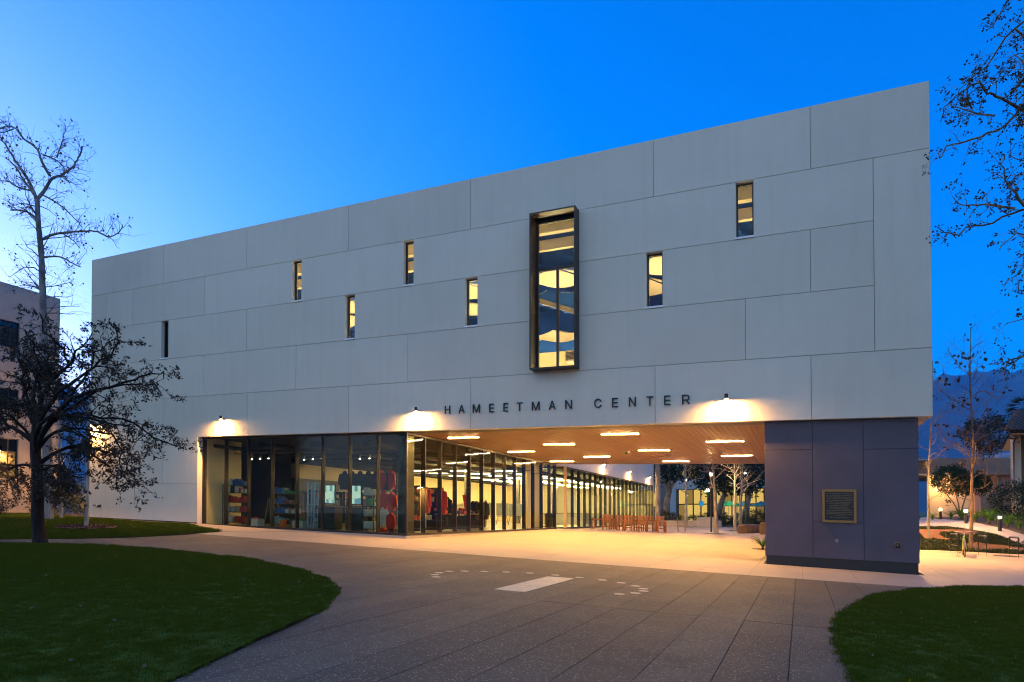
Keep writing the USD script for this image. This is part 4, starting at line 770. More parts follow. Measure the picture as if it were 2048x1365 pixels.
for n, (pts, r0, zb) in enumerate([([(560,330),(445,375),(400,385),(350,455),(270,475),(190,490),(150,530),(108,578)], .07, 7.8), ([(560,330),(445,325),(390,318),(355,275),(338,235)], .06, 8.4), ([(445,378),(400,392),(330,400),(250,375),(170,370),(125,390),(107,430)], .04, None),
        ([(560,120),(445,60),(410,80),(380,150),(330,190),(290,215)], .05, 9.5), ([(560,700),(445,740),(400,740),(340,735),(280,780),(220,775),(170,775)], .055, 5.2), ([(400,740),(340,690),(300,650),(290,615)], .03, None), ([(445,738),(405,690),(410,620),(415,500)], .035, None),
        ([(560,1050),(445,1065),(380,1060),(340,1045)], .045, 3.0), ([(560,1200),(445,1205),(400,1190),(300,1180)], .04, 2.4), ([(500,800),(445,850),(350,860),(290,900),(265,935)], .035, 4.2), ([(560,30),(460,-10),(420,-60),(370,30),(345,50)], .05, 10.2),
        ([(445,1205),(420,1280),(340,1300),(320,1350)], .03, None), ([(445,378),(440,430),(430,440)], .03, None), ([(520,900),(445,930),(400,960),(370,1000),(345,1040)], .03, 4.0), ([(520,560),(460,560),(430,520),(440,470)], .03, 5.8),
        ([(410,80),(440,150),(420,230)], .025, None), ([(330,400),(290,330),(260,270)], .022, None), ([(250,375),(215,330),(205,285)], .018, None), ([(390,318),(420,260),(400,180)], .028, None)]):
    P = depth_jit(oz(pts), .22, 200+n)
    if zb is not None: P = [onT(zb)]+P
    Q, rd = w.limb(P, r0, .008, 7, .04, 5); w.twigs(Q, rd, 16 if zb is not None else 12, .42, .011, .25, 1.0, 1, .3 if zb is not None else .05, .05, 4, True, .0028)
for zb in (7, 9, 11, 12.5, 13.5):                                 # boughs on the far side
    for a_ in (.2, 1.4, -1.2): 
        Q, rd = w.limb([onT(zb), (1.2*math.cos(a_), 1.2*math.sin(a_), zb+.8), (2.8*math.cos(a_), 2.8*math.sin(a_), zb+1.2)], .06, .012, 6, .08); w.twigs(Q, rd, 8, .6, .012, .3, 1., 1, .3, .05, 3)
part('trunk', w.mesh(), M['bark_brown'], ov, smooth=60); part('crown', leaves(w.tips[::2], 2, .048, .022, 14, .7, .5), M['leaf_dry'], ov)

# bare young trees on the right bank
def bare_tree(label, loc, guide, limbs, conv, r0, seed, bark='bark_brown', leaf=60, tw=(26, 1.1)):
    t = thing('bare_tree', label, 'tree', loc, YAW); w = Wood(seed)
    Q, rd = w.limb(depth_jit(conv(guide), .02, seed), r0, .012, 10, .006, 6); w.twigs(Q, rd, tw[0], tw[1], .018, .35, 1., 2, .3, .0, 3)
    for n, (pts, rr0) in enumerate(limbs):
        Q, rd = w.limb(depth_jit(conv(pts), .14, seed+n+1), rr0, .007, 6, .03); w.twigs(Q, rd, 15, .75, .010, .3, 1., 1, .15, 0., 3)
    part('trunk', w.mesh(), M[bark], t, smooth=60); tp = np.array(w.tips); part('crown', leaves(tp[np.random.default_rng(seed).choice(len(tp), leaf)], 3, .16, .06, seed, .8), M['leaf_dry'], t); return t
tz = lambda L: [((1800+x/3.41-1942.5)/46.9, (1094-(760+y/3.41))/46.9) for x, y in L]
bare_tree('thin bare young tree with a few dead leaves behind the bike racks', (6.59, 32.71, .42), [(485,1150),(490,1000),(495,900),(500,700),(512,450),(500,200),(492,0),(500,-180),(505,-370)], [([(505,560),(470,490),(400,440),(330,400),(280,330)], .028), ([(515,380),(560,300),(580,260),(600,140)], .022), ([(495,140),(580,70),(660,100),(720,110),(770,70)], .022),
    ([(490,620),(480,520),(470,430),(475,400)], .03), ([(500,160),(430,150),(370,100),(310,0)], .02), ([(497,820),(420,800),(370,760),(330,790)], .014), ([(497,740),(560,740),(620,660),(640,560),(630,440)], .016), ([(493,10),(560,-60),(610,-180)], .018), ([(495,-40),(420,-90),(370,-190),(330,-230)], .018), ([(510,420),(600,370),(700,330)], .014)], tz, .085, 51, 'bark_brown', 46)
pz = lambda L: [((x-1857)/45.2, (1066-y)/45.2) for x, y in L]
bare_tree('thin straight grey trunked young tree at the corner of the purple block', (5.13, 33.14, .93), [(1857,1072),(1857,1000),(1860,930),(1863,870),(1866,800),(1868,720)], [([(1860,930),(1885,900),(1910,890)], .016), ([(1862,900),(1845,880),(1838,840)], .014), ([(1864,850),(1895,820),(1920,815)], .014), ([(1866,800),(1890,760),(1895,720)], .012), ([(1858,1000),(1880,985),(1900,960)], .012)], pz, .06, 61, 'bark_grey', 20, (12, .8))
# pale young trees of the court beyond the passage
COURT = [(-9.4, 58.5, 5.6, .17, -.05, 'pale young tree in a soil patch just right of the wooden chairs'), (-4.69, 40.4, 5.6, .13, -.35, 'pale slim tree standing free in the bright gap of the passage'), (-4.3, 48.0, 5.4, .13, -.02, 'left one of the two pale trunks behind the boulders'), (-4.0, 48.6, 5.2, .12, .25, 'right one of the two pale trunks behind the boulders')]
for n, (x, y, h, r0, ln, lab) in enumerate(COURT):
    slim_tree('court_tree', lab, at(x, y), h, r0, 'bark_pale', 80+n, ln, 13, None, 1.5, .48)
    q = shapely.Point(x, y).buffer(.75); tag(part('planting_soil', sheet(q, .014+.002*n, .3), M['soil'], smooth=True, world=True), kind='structure')

# big dark oaks beyond
def crown_pts(cx, cy, cz, rx, ry, rz, n, seed):
    r = np.random.default_rng(seed); u = r.normal(0, 1, (n*3, 3)); u /= np.linalg.norm(u, axis=1, keepdims=True); u *= r.uniform(.25, 1, (n*3, 1))**(1/2.2)
    k_ = meshkit.noise(u*2.4+seed*3.7, seed); u = u[(k_ > .42)][:n]; return u*[rx, ry, rz]+[cx, cy, cz]
def big_tree(label, loc, H, r0, crown, n, size, seed, leafm='leaf_dark', name='dark_tree', bark='bark_grey', fork=.35, lean=0.):
    t = thing(name, label, 'tree', loc, YAW); w = Wood(seed); zt = H*fork
    Q, rd = w.limb([(0, 0, -.2), (lean*.3, 0, zt*.5), (lean, 0, zt)], r0, r0*.7, 10, .02)
    r = np.random.default_rng(seed)
    for k_ in range(5):
        a_ = k_*1.26+r.uniform(0, .8); L = crown[0]*.75
        Q, rd = w.limb([(lean, 0, zt), (lean+L*.4*math.cos(a_), L*.4*math.sin(a_), zt+(H-zt)*.3), (lean+L*math.cos(a_), L*math.sin(a_), zt+(H-zt)*.6)], r0*.5, .03, 7, .06); w.twigs(Q, rd, 6, 1.2, .03, .3, 1., 1, .3, 0., 3)
    part('trunk', w.mesh(), M[bark], t, smooth=60); part('crown', leaves(crown_pts(lean, 0, H-crown[2]*.9, *crown, n, seed), 2, size, .18, seed, .55), M[leafm], t); return t
big_tree('big dark oak with a thick grey trunk beyond the tables', at(-13.9, 72), 10.5, .42, (4.6, 4.2, 3.2), 2600, .34, 301, lean=.5)
big_tree('big dark oak right of the lit doors beyond the passage', at(-8.6, 75), 9.5, .40, (4.4, 4.0, 3.4), 2600, .34, 302, lean=.8)
big_tree('dark oak filling the right of the passage gap', at(-5.4, 72), 9.0, .38, (3.6, 4.0, 3.2), 2200, .34, 303, lean=.4)
big_tree('dark forked tree at the far end of the rear wing', at(-17.8, 78), 12.0, .45, (4.6, 4.2, 4.0), 2400, .34, 304, lean=-.6)
big_tree('tall straight grey trunk beside the far end of the rear wing', at(-11.95, 58.5), 12.0, .30, (3.0, 3.0, 3.0), 900, .3, 305, fork=.6)
# shrubs and hedges
def shrub(label, loc, r3, n, size, seed, leafm='leaf_bush', name='shrub', stems=5):
    t = thing(name, label, 'shrub', loc, YAW); w = Wood(seed); r = np.random.default_rng(seed)
    for k_ in range(stems):
        a_ = r.uniform(0, 6.28); w.limb([(0, 0, -.05), (.3*r3[0]*math.cos(a_), .3*r3[1]*math.sin(a_), r3[2]*.8), (.7*r3[0]*math.cos(a_), .7*r3[1]*math.sin(a_), r3[2]*1.5)], .02, .006, 5, .06)
    part('stem', w.mesh(), M['bark_brown'], t, smooth=60); part('foliage', leaves(crown_pts(0, 0, r3[2]*.95, *r3, n, seed), 2, size, .05, seed, .5, .1), M[leafm], t); return t
for n, (x, y, a, b, c, lf, lab) in enumerate([(-37.6, 21.2, 1.5, 1.2, .75, 'leaf_bush', 'low bushy shrub at the far left foot of the beige building'), (-36.4, 22.3, 1.2, 1.0, .9, 'leaf_bush', 'loose shrub with pale sprays left of the oak trunk'), (-36.0, 24.3, 1.4, 1.2, 1.1, 'leaf_green', 'round shrub between the oak trunk and the white trunk'), (-35.6, 23.0, .9, .8, .55, 'leaf_bush', 'small grey green shrub beside the second white trunk'),
        (-35.2, 25.6, 1.6, 1.2, 1.3, 'leaf_dark', 'dense dark shrub against the left corner of the pale wall'), (-39.0, 19.0, 1.4, 1.2, .8, 'leaf_dark', 'dark shrub at the left edge of the picture'), (-38.5, 23.2, 1.3, 1.2, 1.2, 'leaf_bush', 'tall loose shrub against the beige wall')]):
    shrub(lab, at(x, y), (a, b, c), 900, .11, 400+n, lf)
big_tree('dense dark tree filling the gap between the beige building and the pale wall', at(-41.0, 31), 6.6, .2, (3.2, 2.4, 2.6), 2600, .16, 310, 'leaf_dark')
# left building
lb = thing('beige_building', 'old beige stucco building with steel windows at the left edge', 'building', (-42, 20, 0))
wins = [(y0, y0+2.4, z0, z1) for y0 in (19.45, 15.6, 11.8) for z0, z1 in ((10.0, 11.57), (6.32, 7.6), (2.35, 4.7))]
wl = sbox(-2, .0, 24.05, 13.73).difference(unary_union([sbox(a, c, b, d) for a, b, c, d in wins]))
part('wall', wall_yz(wl, -42.3, -42.0), M['beige'], lb, world=True)
part('wall', cat(bx(-58, -42.3, 23.75, 24.05, 0, 13.73), bx(-42.9, -42.6, 0, 23.7, .1, 13.2)), M['beige'], lb, world=True)
part('roof', bx(-58, -42.31, -2, 23.74, 13.2, 13.4), M['greyroof'], lb, world=True); part('string_course', bx(-42.0, -41.94, -2, 24.05, 2.12, 2.26), M['beige'], lb, world=True)
for a, b, c, d in wins:
    fr = [sbox(a, c, b, d).difference(sbox(a+.05, c+.05, b-.05, d-.05))]+[sbox(y-.018, c, y+.018, d) for y in np.linspace(a, b, 6)[1:-1]]+[sbox(a, z-.018, b, z+.018) for z in np.linspace(c, d, 4)[1:-1]]
    w_ = part('window', wall_yz(unary_union(fr), -42.2, -42.14), M['black'], lb, world=True)
    part('pane', bx(-42.18, -42.17, a+.01, b-.01, c+.01, d-.01), M['darkglass'], w_, world=True); part('sill', bx(-42.0, -41.92, a-.06, b+.06, c-.08, c), M['beige'], w_, world=True)
lk = thing('linking_block', 'low dark building in the gap behind the dense tree', 'building', (-46, 33, .4)); part('wall', bx(-4, 5, 0, 8, 0, 6.3), M['greyw'], lk); part('roof', bx(-4.2, 5.2, -.2, 8.2, 6.302, 6.5), M['tile'], lk)

# ------------------------------------------------------------------ court furniture
def make_chair(label, loc, r_):
    t = thing('wooden_chair', label, 'chair', loc, r_, 'wooden chairs of the passage')
    for s_ in (-1, 1):
        part('leg', rb(s_*.24-.03, s_*.24+.03, -.27, -.21, 0, .66), M['teak'], t); part('leg', rot(rb(s_*.24-.03, s_*.24+.03, .20, .26, 0, 1.04), -.06, 'x', (0, .23, .4)), M['teak'], t)
        part('armrest', rb(s_*.25-.035, s_*.25+.035, -.30, .22, .662, .69), M['teak'], t)
    part('seat', cat(*[rb(-.24, .24, -.26+k_*.075, -.195+k_*.075, .42, .445) for k_ in range(6)]), M['teak'], t)
    part('back_rail', cat(rot(rb(-.21, .21, .21, .24, .93, 1.02), -.06, 'x', (0, .23, .4)), rot(rb(-.21, .21, .21, .24, .50, .56), -.06, 'x', (0, .23, .4))), M['teak'], t)
    for k_ in range(6): part('back_slat', rot(rb(-.19+k_*.068, -.15+k_*.068, .218, .232, .56, .93, .002), -.06, 'x', (0, .23, .4)), M['teak'], t)
    part('stretcher', cat(rb(-.21, .21, -.25, -.23, .2, .25), rb(-.21, .21, .22, .24, .2, .25)), M['teak'], t); return t
CH = [((-7.85, 39.6), YAW+1.45, 'wooden chair seen in profile at the right end of the nearer table'), ((-9.2, 40.2), YAW+3.1, 'wooden chair with its back to us at the middle of the nearer table'), ((-10.2, 40.3), YAW+3.2, 'wooden chair with its back to us at the left of the nearer table'), ((-9.9, 42.2), YAW+.1, 'wooden chair behind the nearer table, left one'), ((-9.1, 42.1), YAW, 'wooden chair behind the nearer table, middle one'), ((-8.4, 42.0), YAW-.1, 'wooden chair behind the nearer table, right one'),
      ((-11.0, 41.6), YAW+1.6, 'wooden chair tucked between the two tables facing left'), ((-11.3, 42.9), YAW+.3, 'wooden chair behind the farther table, right one'), ((-12.2, 43.6), YAW+.2, 'wooden chair behind the farther table, left one'), ((-7.3, 43.4), YAW+1.3, 'pale edged wooden chair set apart at the far right'), ((-12.0, 41.7), YAW+3.1, 'wooden chair with its back to us at the farther table')]
ch0 = None
for (x, y), a_, lab in CH:
    if ch0 is None: ch0 = make_chair(lab, at(x, y, .002), a_)
    else: dup(ch0, at(x, y, .002), a_, lab)
def make_table(label, loc, r_):
    t = thing('wooden_table', label, 'table', loc, r_, 'wooden tables of the passage')
    for k_ in range(9): part('top_slat', rb(-.85, .85, -.45+k_*.1, -.355+k_*.1, .74, .77, .003), M['teak'], t)
    part('apron', cat(bx(-.72, .72, -.34, -.31, .66, .738), bx(-.72, .72, .31, .34, .66, .738)), M['teak'], t)
    for sx in (-1, 1):
        for sy in (-1, 1): part('leg', rb(sx*.7-.04, sx*.7+.04, sy*.33-.04, sy*.33+.04, 0, .739), M['teak'], t)
    return t
tb0 = make_table('slatted wooden table nearest the middle of the passage, ringed by chairs', at(-9.35, 41.2, .002), YAW+.03); dup(tb0, at(-12.5, 42.6, .002), YAW+.1, 'slatted wooden table nearer the rear wing glass')
# boulders
def boulder(label, loc, sx, sy, sz, seed):
    m = trimesh.creation.icosphere(4, 1.0); v = np.array(m.vertices); u = v/np.linalg.norm(v, axis=1, keepdims=True)
    v = np.sign(v)*np.abs(v)**.62; v *= (1+.30*(meshkit.fbm(u*1.6+seed, 4, seed)-.5))[:, None]; v[:, 2] = np.where(v[:, 2] > .72, .72+(v[:, 2]-.72)*.3, v[:, 2])
    m = arrays_mesh(v*[sx, sy, sz], m.faces); t = thing('boulder', label, 'boulder', loc, YAW+seed*.3); part('stone', mv(m, z=sz*.55), M['rock'], t, smooth=40)
boulder('flat topped brown boulder beside the purple block', at(-2.95, 41.8), .62, .5, .42, 1); boulder('smaller dark boulder tucked between the two larger ones', at(-2.35, 42.6), .42, .4, .36, 2); boulder('upright brown boulder half hidden by the purple block', at(-1.75, 40.2), .42, .45, .52, 3)
# strap leaved plants
def strap(n, h, seed, w=.035):
    r = np.random.default_rng(seed); V, Fc = [], []
    for k_ in range(n):
        a_ = r.uniform(0, 6.28); d = np.array([math.cos(a_), math.sin(a_), 0]); s_ = np.array([-d[1], d[0], 0]); hh = h*r.uniform(.6, 1.15); out = r.uniform(.35, .9)
        o = len(V); N = 6
        for i_ in range(N):
            u = i_/(N-1); p = d*hh*out*u**1.4+np.array([0, 0, hh*(u-.55*u**3*out)]); ww = w*(1-u**2.5)+.002; V += [p-s_*ww/2+[0, 0, .01], p, p+s_*ww/2+[0, 0, .01]]
            if i_: b = o+(i_-1)*3; Fc += [(b, b+1, b+4), (b, b+4, b+3), (b+1, b+2, b+5), (b+1, b+5, b+4)]
    return arrays_mesh(V, Fc)
def strap_plant(label, loc, n, h, seed, group=None):
    t = thing('strap_plant', label, 'plant', loc, 0., group); part('leaves', strap(n, h, seed), M['leaf_strap'], t, smooth=True); part('crown', mv(trimesh.creation.icosphere(1, .06), z=.03), M['soil'], t); return t
strap_plant('bright strap leaved plant at the left foot of the purple block', at(-1.45, 28.3), 46, .72, 7)
tag(part('planting_soil', sheet(shapely.Point(-1.4, 28.3).buffer(.5), .012, .3), M['soil'], world=True), kind='structure')
sp0 = None; rs = np.random.default_rng(17)
SPOT = [(7.0, 48.5), (7.7, 48.2), (8.4, 46.6), (8.5, 44.6), (8.2, 42.6), (8.35, 40.8), (8.1, 39.2), (8.5, 38.4), (8.7, 37.6), (8.9, 37.0), (9.2, 36.4), (9.6, 36.0), (10.0, 35.7), (10.5, 35.4), (9.4, 38.4), (9.0, 40.0), (9.9, 37.2), (9.3, 43.0)]
for n, (x, y) in enumerate(SPOT):
    lab = ('first', 'second', 'third', 'fourth', 'fifth', 'sixth', 'seventh', 'eighth', 'ninth', 'tenth', 'eleventh', 'twelfth', 'thirteenth', 'fourteenth', 'fifteenth', 'sixteenth', 'seventeenth', 'eighteenth')[n]+' strap leaved plant along the upper path, '+('counted from the far bollard' if n < 14 else 'in the back row of the bed')
    if sp0 is None: sp0 = strap_plant(lab, at(x, y), 40, .75, 3, 'strap leaved plants along the upper path')
    else: dup(sp0, at(x, y), rs.uniform(0, 6.28), lab, None, float(rs.uniform(.8, 1.25)))

# ------------------------------------------------------------------ right bank: racks, bicycle, bollards
def make_rack(label, loc, r_):
    t = thing('bike_rack', label, 'bike rack', loc, r_, 'hoop bike racks by the bank')
    c = .07; part('hoop', tube([(-.42, 0, .01), (-.42, 0, .88-c), (-.42+c*.3, 0, .88-c*.3), (-.42+c, 0, .88), (.42-c, 0, .88), (.42-c*.3, 0, .88-c*.3), (.42, 0, .88-c), (.42, 0, .01)], .036, 10), M['black'], t, smooth=60)
    part('cross_bar', tube([(-.42, 0, .42), (.42, 0, .42)], .017, 8), M['black'], t, smooth=60)
    for s_ in (-1, 1): part('foot_plate', cyl(.075, .012, (s_*.42, 0, 0), 16), M['black'], t)
    return t
RK = [((4.42, 31.2), 'bike rack at the right edge of the purple block'), ((5.71, 31.15), 'bike rack with the green bicycle leaning on it'), ((6.62, 30.95), 'empty bike rack in front of the thin bare tree'), ((7.64, 30.95), 'empty bike rack nearest the right edge')]
rk0 = None
for (x, y), lab in RK:
    if rk0 is None: rk0 = make_rack(lab, at(x, y, .003), math.radians(96))
    else: dup(rk0, at(x, y, .003), math.radians(96), lab)
t = thing('bicycle', 'lime green bicycle leaning on the bike rack', 'bicycle', at(5.98, 30.85, .003), math.radians(-98))
for nm, x in (('rear_wheel', -.52), ('front_wheel', .52)):
    wh = part(nm, rot(trimesh.creation.torus(.315, .02, 32, 8), math.pi/2, 'x').apply_translation([x, 0, .335]), M['rubber'], t, smooth=True)
    part('rim', rot(trimesh.creation.torus(.29, .012, 32, 6), math.pi/2, 'x').apply_translation([x, 0, .335]), M['tan'], wh, smooth=True)
    part('spokes', cat(*[tube([(x, 0, .335), (x+.29*math.cos(a), 0, .335+.29*math.sin(a))], .0035, 3) for a in np.linspace(0, 6.28, 17)[:-1]]), M['steel'], wh)
    part('mudguard', tube([(x+.345*math.cos(a), 0, .335+.345*math.sin(a)) for a in np.linspace(.3, 2.8, 9)], .012, 6), M['steel'], wh)
part('frame', cat(*[tube(p, .017, 8, True) for p in ([(-.52, 0, .335), (-.08, 0, .30)], [(-.08, 0, .30), (-.2, 0, .82)], [(-.52, 0, .335), (-.18, 0, .74)], [(-.08, 0, .30), (.36, 0, .72)], [(-.18, 0, .74), (.34, 0, .82)], [(.36, 0, .72), (.33, 0, .88)])]), M['bike'], t, smooth=60)
part('fork', cat(*[tube([(.37, s_*.03, .70), (.44, s_*.05, .5), (.52, s_*.05, .335)], .012, 6, True) for s_ in (-1, 1)]), M['bike'], t, smooth=60)
part('handlebar', cat(tube([(.33, 0, .88), (.30, 0, 1.0)], .013, 6), tube([(.12, -.30, 1.02), (.27, -.24, 1.03), (.33, 0, 1.0), (.27, .24, 1.03), (.12, .30, 1.02)], .012, 6)), M['steel'], t, smooth=60)
part('saddle', rb(-.36, -.08, -.08, .08, .86, .92, .03), M['black'], t); part('chain_wheel', rot(cyl(.09, .01, s=20), math.pi/2, 'x').apply_translation([-.08, .03, .30]), M['steel'], t); part('basket', bx(.40, .62, -.14, .14, .78, .80), M['black'], t)
for s_ in (-1, 1): part('pedal', bx(-.13, -.05, s_*.12-.04, s_*.12+.04, .30+s_*.14-.01, .30+s_*.14+.01), M['black'], t)
bo0 = None
for (x, y), lab in (((8.30, 35.7), 'lit bollard lamp nearest, in front of the dark hedge'), ((7.55, 38.4), 'lit bollard lamp beside the thin bare trunk'), ((8.1, 48.0), 'lit bollard lamp farthest along the upper path')):
    if bo0 is None:
        bo0 = thing('bollard_lamp', lab, 'bollard lamp', at(x, y), 0., 'bollard lamps along the upper path')
        part('post', cyl(.075, .62, (0, 0, -.05), 16), M['black'], bo0, smooth=40); part('lens', cyl(.06, .12, (0, 0, .571), 16), M['bulb'], bo0, smooth=40); part('cap', tube([(0, 0, .692), (0, 0, .72), (0, 0, .76), (0, 0, .765)], [.085, .085, .05, .003], 16), M['black'], bo0, smooth=40)
    else: dup(bo0, at(x, y), 0., lab)
# bank cover
BANK = Polygon([(4.0, 32.3), (7.8, 32.35), (8.5, 32.5), (12.5, 32.3), (12.3, 33.0), (9.2, 33.4), (8.0, 34.3), (7.2, 35.3), (6.4, 36.5), (4.6, 37.2)])
q = inside(BANK, 9000, rng); q = q[meshkit.noise(np.column_stack([q*1.3, 0*q[:, 0]]), 5) > .50]
CT = [tuft_mesh(9, .16, .10, 60+s_, .035) for s_ in range(4)]
scatter('ground_cover', 'dark low ground cover on the bank behind the bike racks', 'ground cover', CT, np.column_stack([q, G(q[:, 0], q[:, 1])-.03]), rng.uniform(.45, 1.0, len(q)), rng.uniform(0, 6.28, len(q)), M['leaf_bush'])
tag(part('mulch_bank', sheet(BANK, .004, .4), M['mulch'], smooth=True, world=True), 'brown mulched bank behind the bike racks', 'bank', kind='stuff')
# small round tree and hedge
rt_ = thing('round_tree', 'small dark green round headed tree against the lit wall', 'tree', at(9.2, 48.2), YAW)
w = Wood(77); 
for a_ in (-.55, -.1, .45): w.limb([(0, 0, -.1), (a_*.5, .1, .8), (a_*1.6, .2, 1.7), (a_*2.6, .1, 2.3)], .055, .02, 8, .03)
part('trunk', w.mesh(), M['bark_brown'], rt_, smooth=60); part('crown', leaves(np.vstack([crown_pts(-.65, 0, 2.45, 1.15, 1.0, .95, 2600, 5), crown_pts(.75, .1, 2.1, 1.2, 1.0, .75, 2200, 6)]), 2, .13, .05, 8, .5), M['leaf_green'], rt_)
shrub('dark clipped hedge bush in front of the cream walled house', at(10.1, 40.0), (1.25, 1.3, 1.05), 2600, .10, 501, 'leaf_dark', 'hedge_bush')
shrub('dark hedge bush at the right edge of the picture', at(12.0, 41.4), (1.6, 1.4, 1.2), 2600, .10, 502, 'leaf_green', 'hedge_bush')

# ------------------------------------------------------------------ right buildings
def cbox(t, name, a0, a1, b0, b1, c0, c1, m, parent=None): return part(name, bx(a0, a1, b0, b1, c0, c1), M[m], parent or t)
rbld = thing('flat_roofed_building', 'low flat roofed building with a brown fascia and lit buff wall beyond the bank', 'building', (10.72, 59.85, 1.9), YAW)   # local x right, y away, D = 50
px = lambda x, D=50: (x-1024)/1266*D-((1900-1024)/1266*50); zz_ = lambda y, D=50: (1036-y)/1266*D-(1032-1036)/1266*-50*0-(.16-.0)
Zl = lambda y, D=50: (1036-y)/1266*D+1.45-(1.9-K*10.72)
cbox(rbld, 'fascia', px(1875), px(2052), -.2, .1, Zl(950), Zl(917), 'fascia'); cbox(rbld, 'fascia', px(1875)-.14, px(1875)-.002, -.2, 9, Zl(950), Zl(917), 'fascia')
cbox(rbld, 'fascia', px(1820), px(1875)-.15, 6.0, 6.3, Zl(957), Zl(915), 'fascia')
cbox(rbld, 'soffit', px(1820), px(2052), .102, 9, Zl(949)-.05, Zl(949)+.05, 'buff')
cbox(rbld, 'wall', px(1874), px(1962), .9, 1.2, -.3, Zl(951), 'buff'); cbox(rbld, 'wall', px(1962)+.01, px(2052), .7, 1.0, -.3, Zl(951), 'pink'); cbox(rbld, 'wall', px(1815), px(1874)-.01, 7.6, 7.9, -.3, Zl(951), 'buff')
cbox(rbld, 'door', px(1840), px(1855), 7.5, 7.58, -.2, 2.1, 'bluec'); cbox(rbld, 'roof', px(1820), px(2052), .3, 9, Zl(917)-.12, Zl(917)-.02, 'greyroof')
cbox(rbld, 'parapet', px(1840), px(1980), 8.0, 8.2, Zl(917), Zl(895), 'hallwall'); cbox(rbld, 'drain_pipe', px(2007), px(2014), .5, .66, 0, Zl(952), 'fascia')
for n, (x, y, b) in enumerate(((1891, 955, .5), (1901, 952, .4), (1848, 966, 5.5))):
    D = 50+b; t = thing('soffit_lamp', ('round lamp under the roof edge, left one of the pair', 'round lamp under the roof edge, right one of the pair', 'round lamp under the roof edge nearest the purple block')[n], 'ceiling light', (10.72+px(x)*R[0]+b*F[0], 59.85+px(x)*R[1]+b*F[1], 1.9+Zl(949)-.06+K*0), YAW)
    part('rim', cyl(.16, .03, (0, 0, -.035), 18), M['alu'], t); part('lens', cyl(.14, .02, (0, 0, -.056), 18), M['down'], t)
fn = thing('panel_fence', 'weathered concrete panel fence in front of the pink wall', 'fence', (12.56, 55.2, 2.0), YAW)
for k_ in range(5): part('panel', rb(-1.0+k_*.62, -.39+k_*.62, -.03-.004*(k_ % 2), .03, -.2, 1.55+.1*k_), M['fence'], fn)
pil = thing('teal_column', 'teal column below the bright wall lamp', 'column', (7.05, 51.6, 1.75), YAW); part('shaft', rb(-.17, .17, -.15, .15, -.2, 2.25, .03), M['teal'], pil); part('cap', rb(-.19, .19, -.17, .17, 2.252, 2.34), M['alu'], pil)
t = thing('globe_lamp', 'bright globe lamp on top of the teal column', 'lamp', (7.05, 51.6, 1.75+2.342), YAW); part('globe', mv(trimesh.creation.icosphere(2, .13), z=.15), M['lampw'], t, smooth=True); part('collar', cyl(.07, .04, (0, 0, 0), 12), M['black'], t)
hs = thing('tile_roofed_house', 'cream walled house with a dark tiled roof at the right edge', 'building', (11.98, 47.2, 2.1), YAW)
hx = lambda x: (x-2040)/1266*38; Zh = lambda y: (1036-y)/1266*38+1.45-(2.1-K*11.98)
cbox(hs, 'wall', hx(2030), hx(2043.5), 0, .3, -.3, Zh(868), 'buff'); cbox(hs, 'wall', hx(2043.5)+.002, hx(2200), .12, .4, -.3, Zh(868), 'clay'); part('wall', extr(Polygon([(hx(2030)+.25, .302), (hx(2030)+.6, .302), (hx(2030)+7.2, 8), (hx(2030)+6.8, 8)]), Zh(868)+.3).apply_translation([0, 0, -.3]), M['buff'], hs)
part('downpipe', tube([(hx(2026), -.1, -.2), (hx(2026), -.1, Zh(885)), (hx(2024), -.3, Zh(880)), (hx(2000), -.6, Zh(878))], .05, 8), M['black'], hs, smooth=60)
e0, e1 = Zh(871), Zh(874)
part('eave', arrays_mesh([(hx(1978), -1.7, e1), (hx(2200), -1.7, e1), (hx(2200), 0, e0), (hx(2030), 0, e0), (hx(2030)+7, 8, e0), (hx(1978)+7, 8, e1)], [(0, 1, 2), (0, 2, 3), (0, 3, 4), (0, 4, 5)]), M['buff'], hs)
for k_ in range(9):
    u0, u1 = k_*.36, (k_+1)*.36; sl = .52
    part('tile_row', cat(*[tube([(hx(1978)+u0+q*.26, -1.78+u0, e1+.10+u0*sl), (hx(1978)+u0+q*.26, -1.78+u1+.04, e1+.12+u1*sl)], .13, 6) for q in range(18-k_)]), M['tile'], hs, smooth=60)
part('roof', arrays_mesh([(hx(1978), -1.75, e1+.06), (hx(2200), -1.75, e1+.06), (hx(2200), 1.6, e1+1.8), (hx(1978)+3.0, 1.6, e1+1.8), (hx(1978)+7.4, 8, e1+.06), (hx(1978)+9.5, 8, e1+1.8)], [(0, 1, 2), (0, 2, 3), (0, 3, 5), (0, 5, 4)]), M['tile'], hs)
# white roofs and trees farther right
wr = thing('white_roofed_hall', 'pale gabled roof behind the flat roofed building', 'building', (20.4, 86.3, 2.0), YAW); part('wall', bx(-3, 4, 0, 6, -.2, 5.6), M['hallwall'], wr); part('roof', arrays_mesh([(-3.3, -.3, 5.6), (4.3, -.3, 5.6), (2.5, -.3, 7.6), (-3.3, 7, 5.6), (4.3, 7, 5.6), (2.5, 7, 7.6)], [(0, 1, 2), (3, 5, 4), (0, 2, 5), (0, 5, 3), (2, 1, 4), (2, 4, 5)]), M['greyroof'], wr)
big_tree('dark conifer like tree behind the flat roofed building', (19.0, 86, 1.9), 11.6, .3, (2.6, 2.4, 2.3), 2000, .26, 320, 'leaf_dark', fork=.5)
pm = thing('palm_tree', 'dark palm crown above the tiled roof at the right edge', 'palm', (19.4, 74.4, 1.9), YAW); part('trunk', tube([(0, 0, 0), (.1, 0, 5), (0, 0, 10.4)], [.25, .2, .18], 10), M['bark_brown'], pm, smooth=60)
r = np.random.default_rng(8); V, Fc = [], []
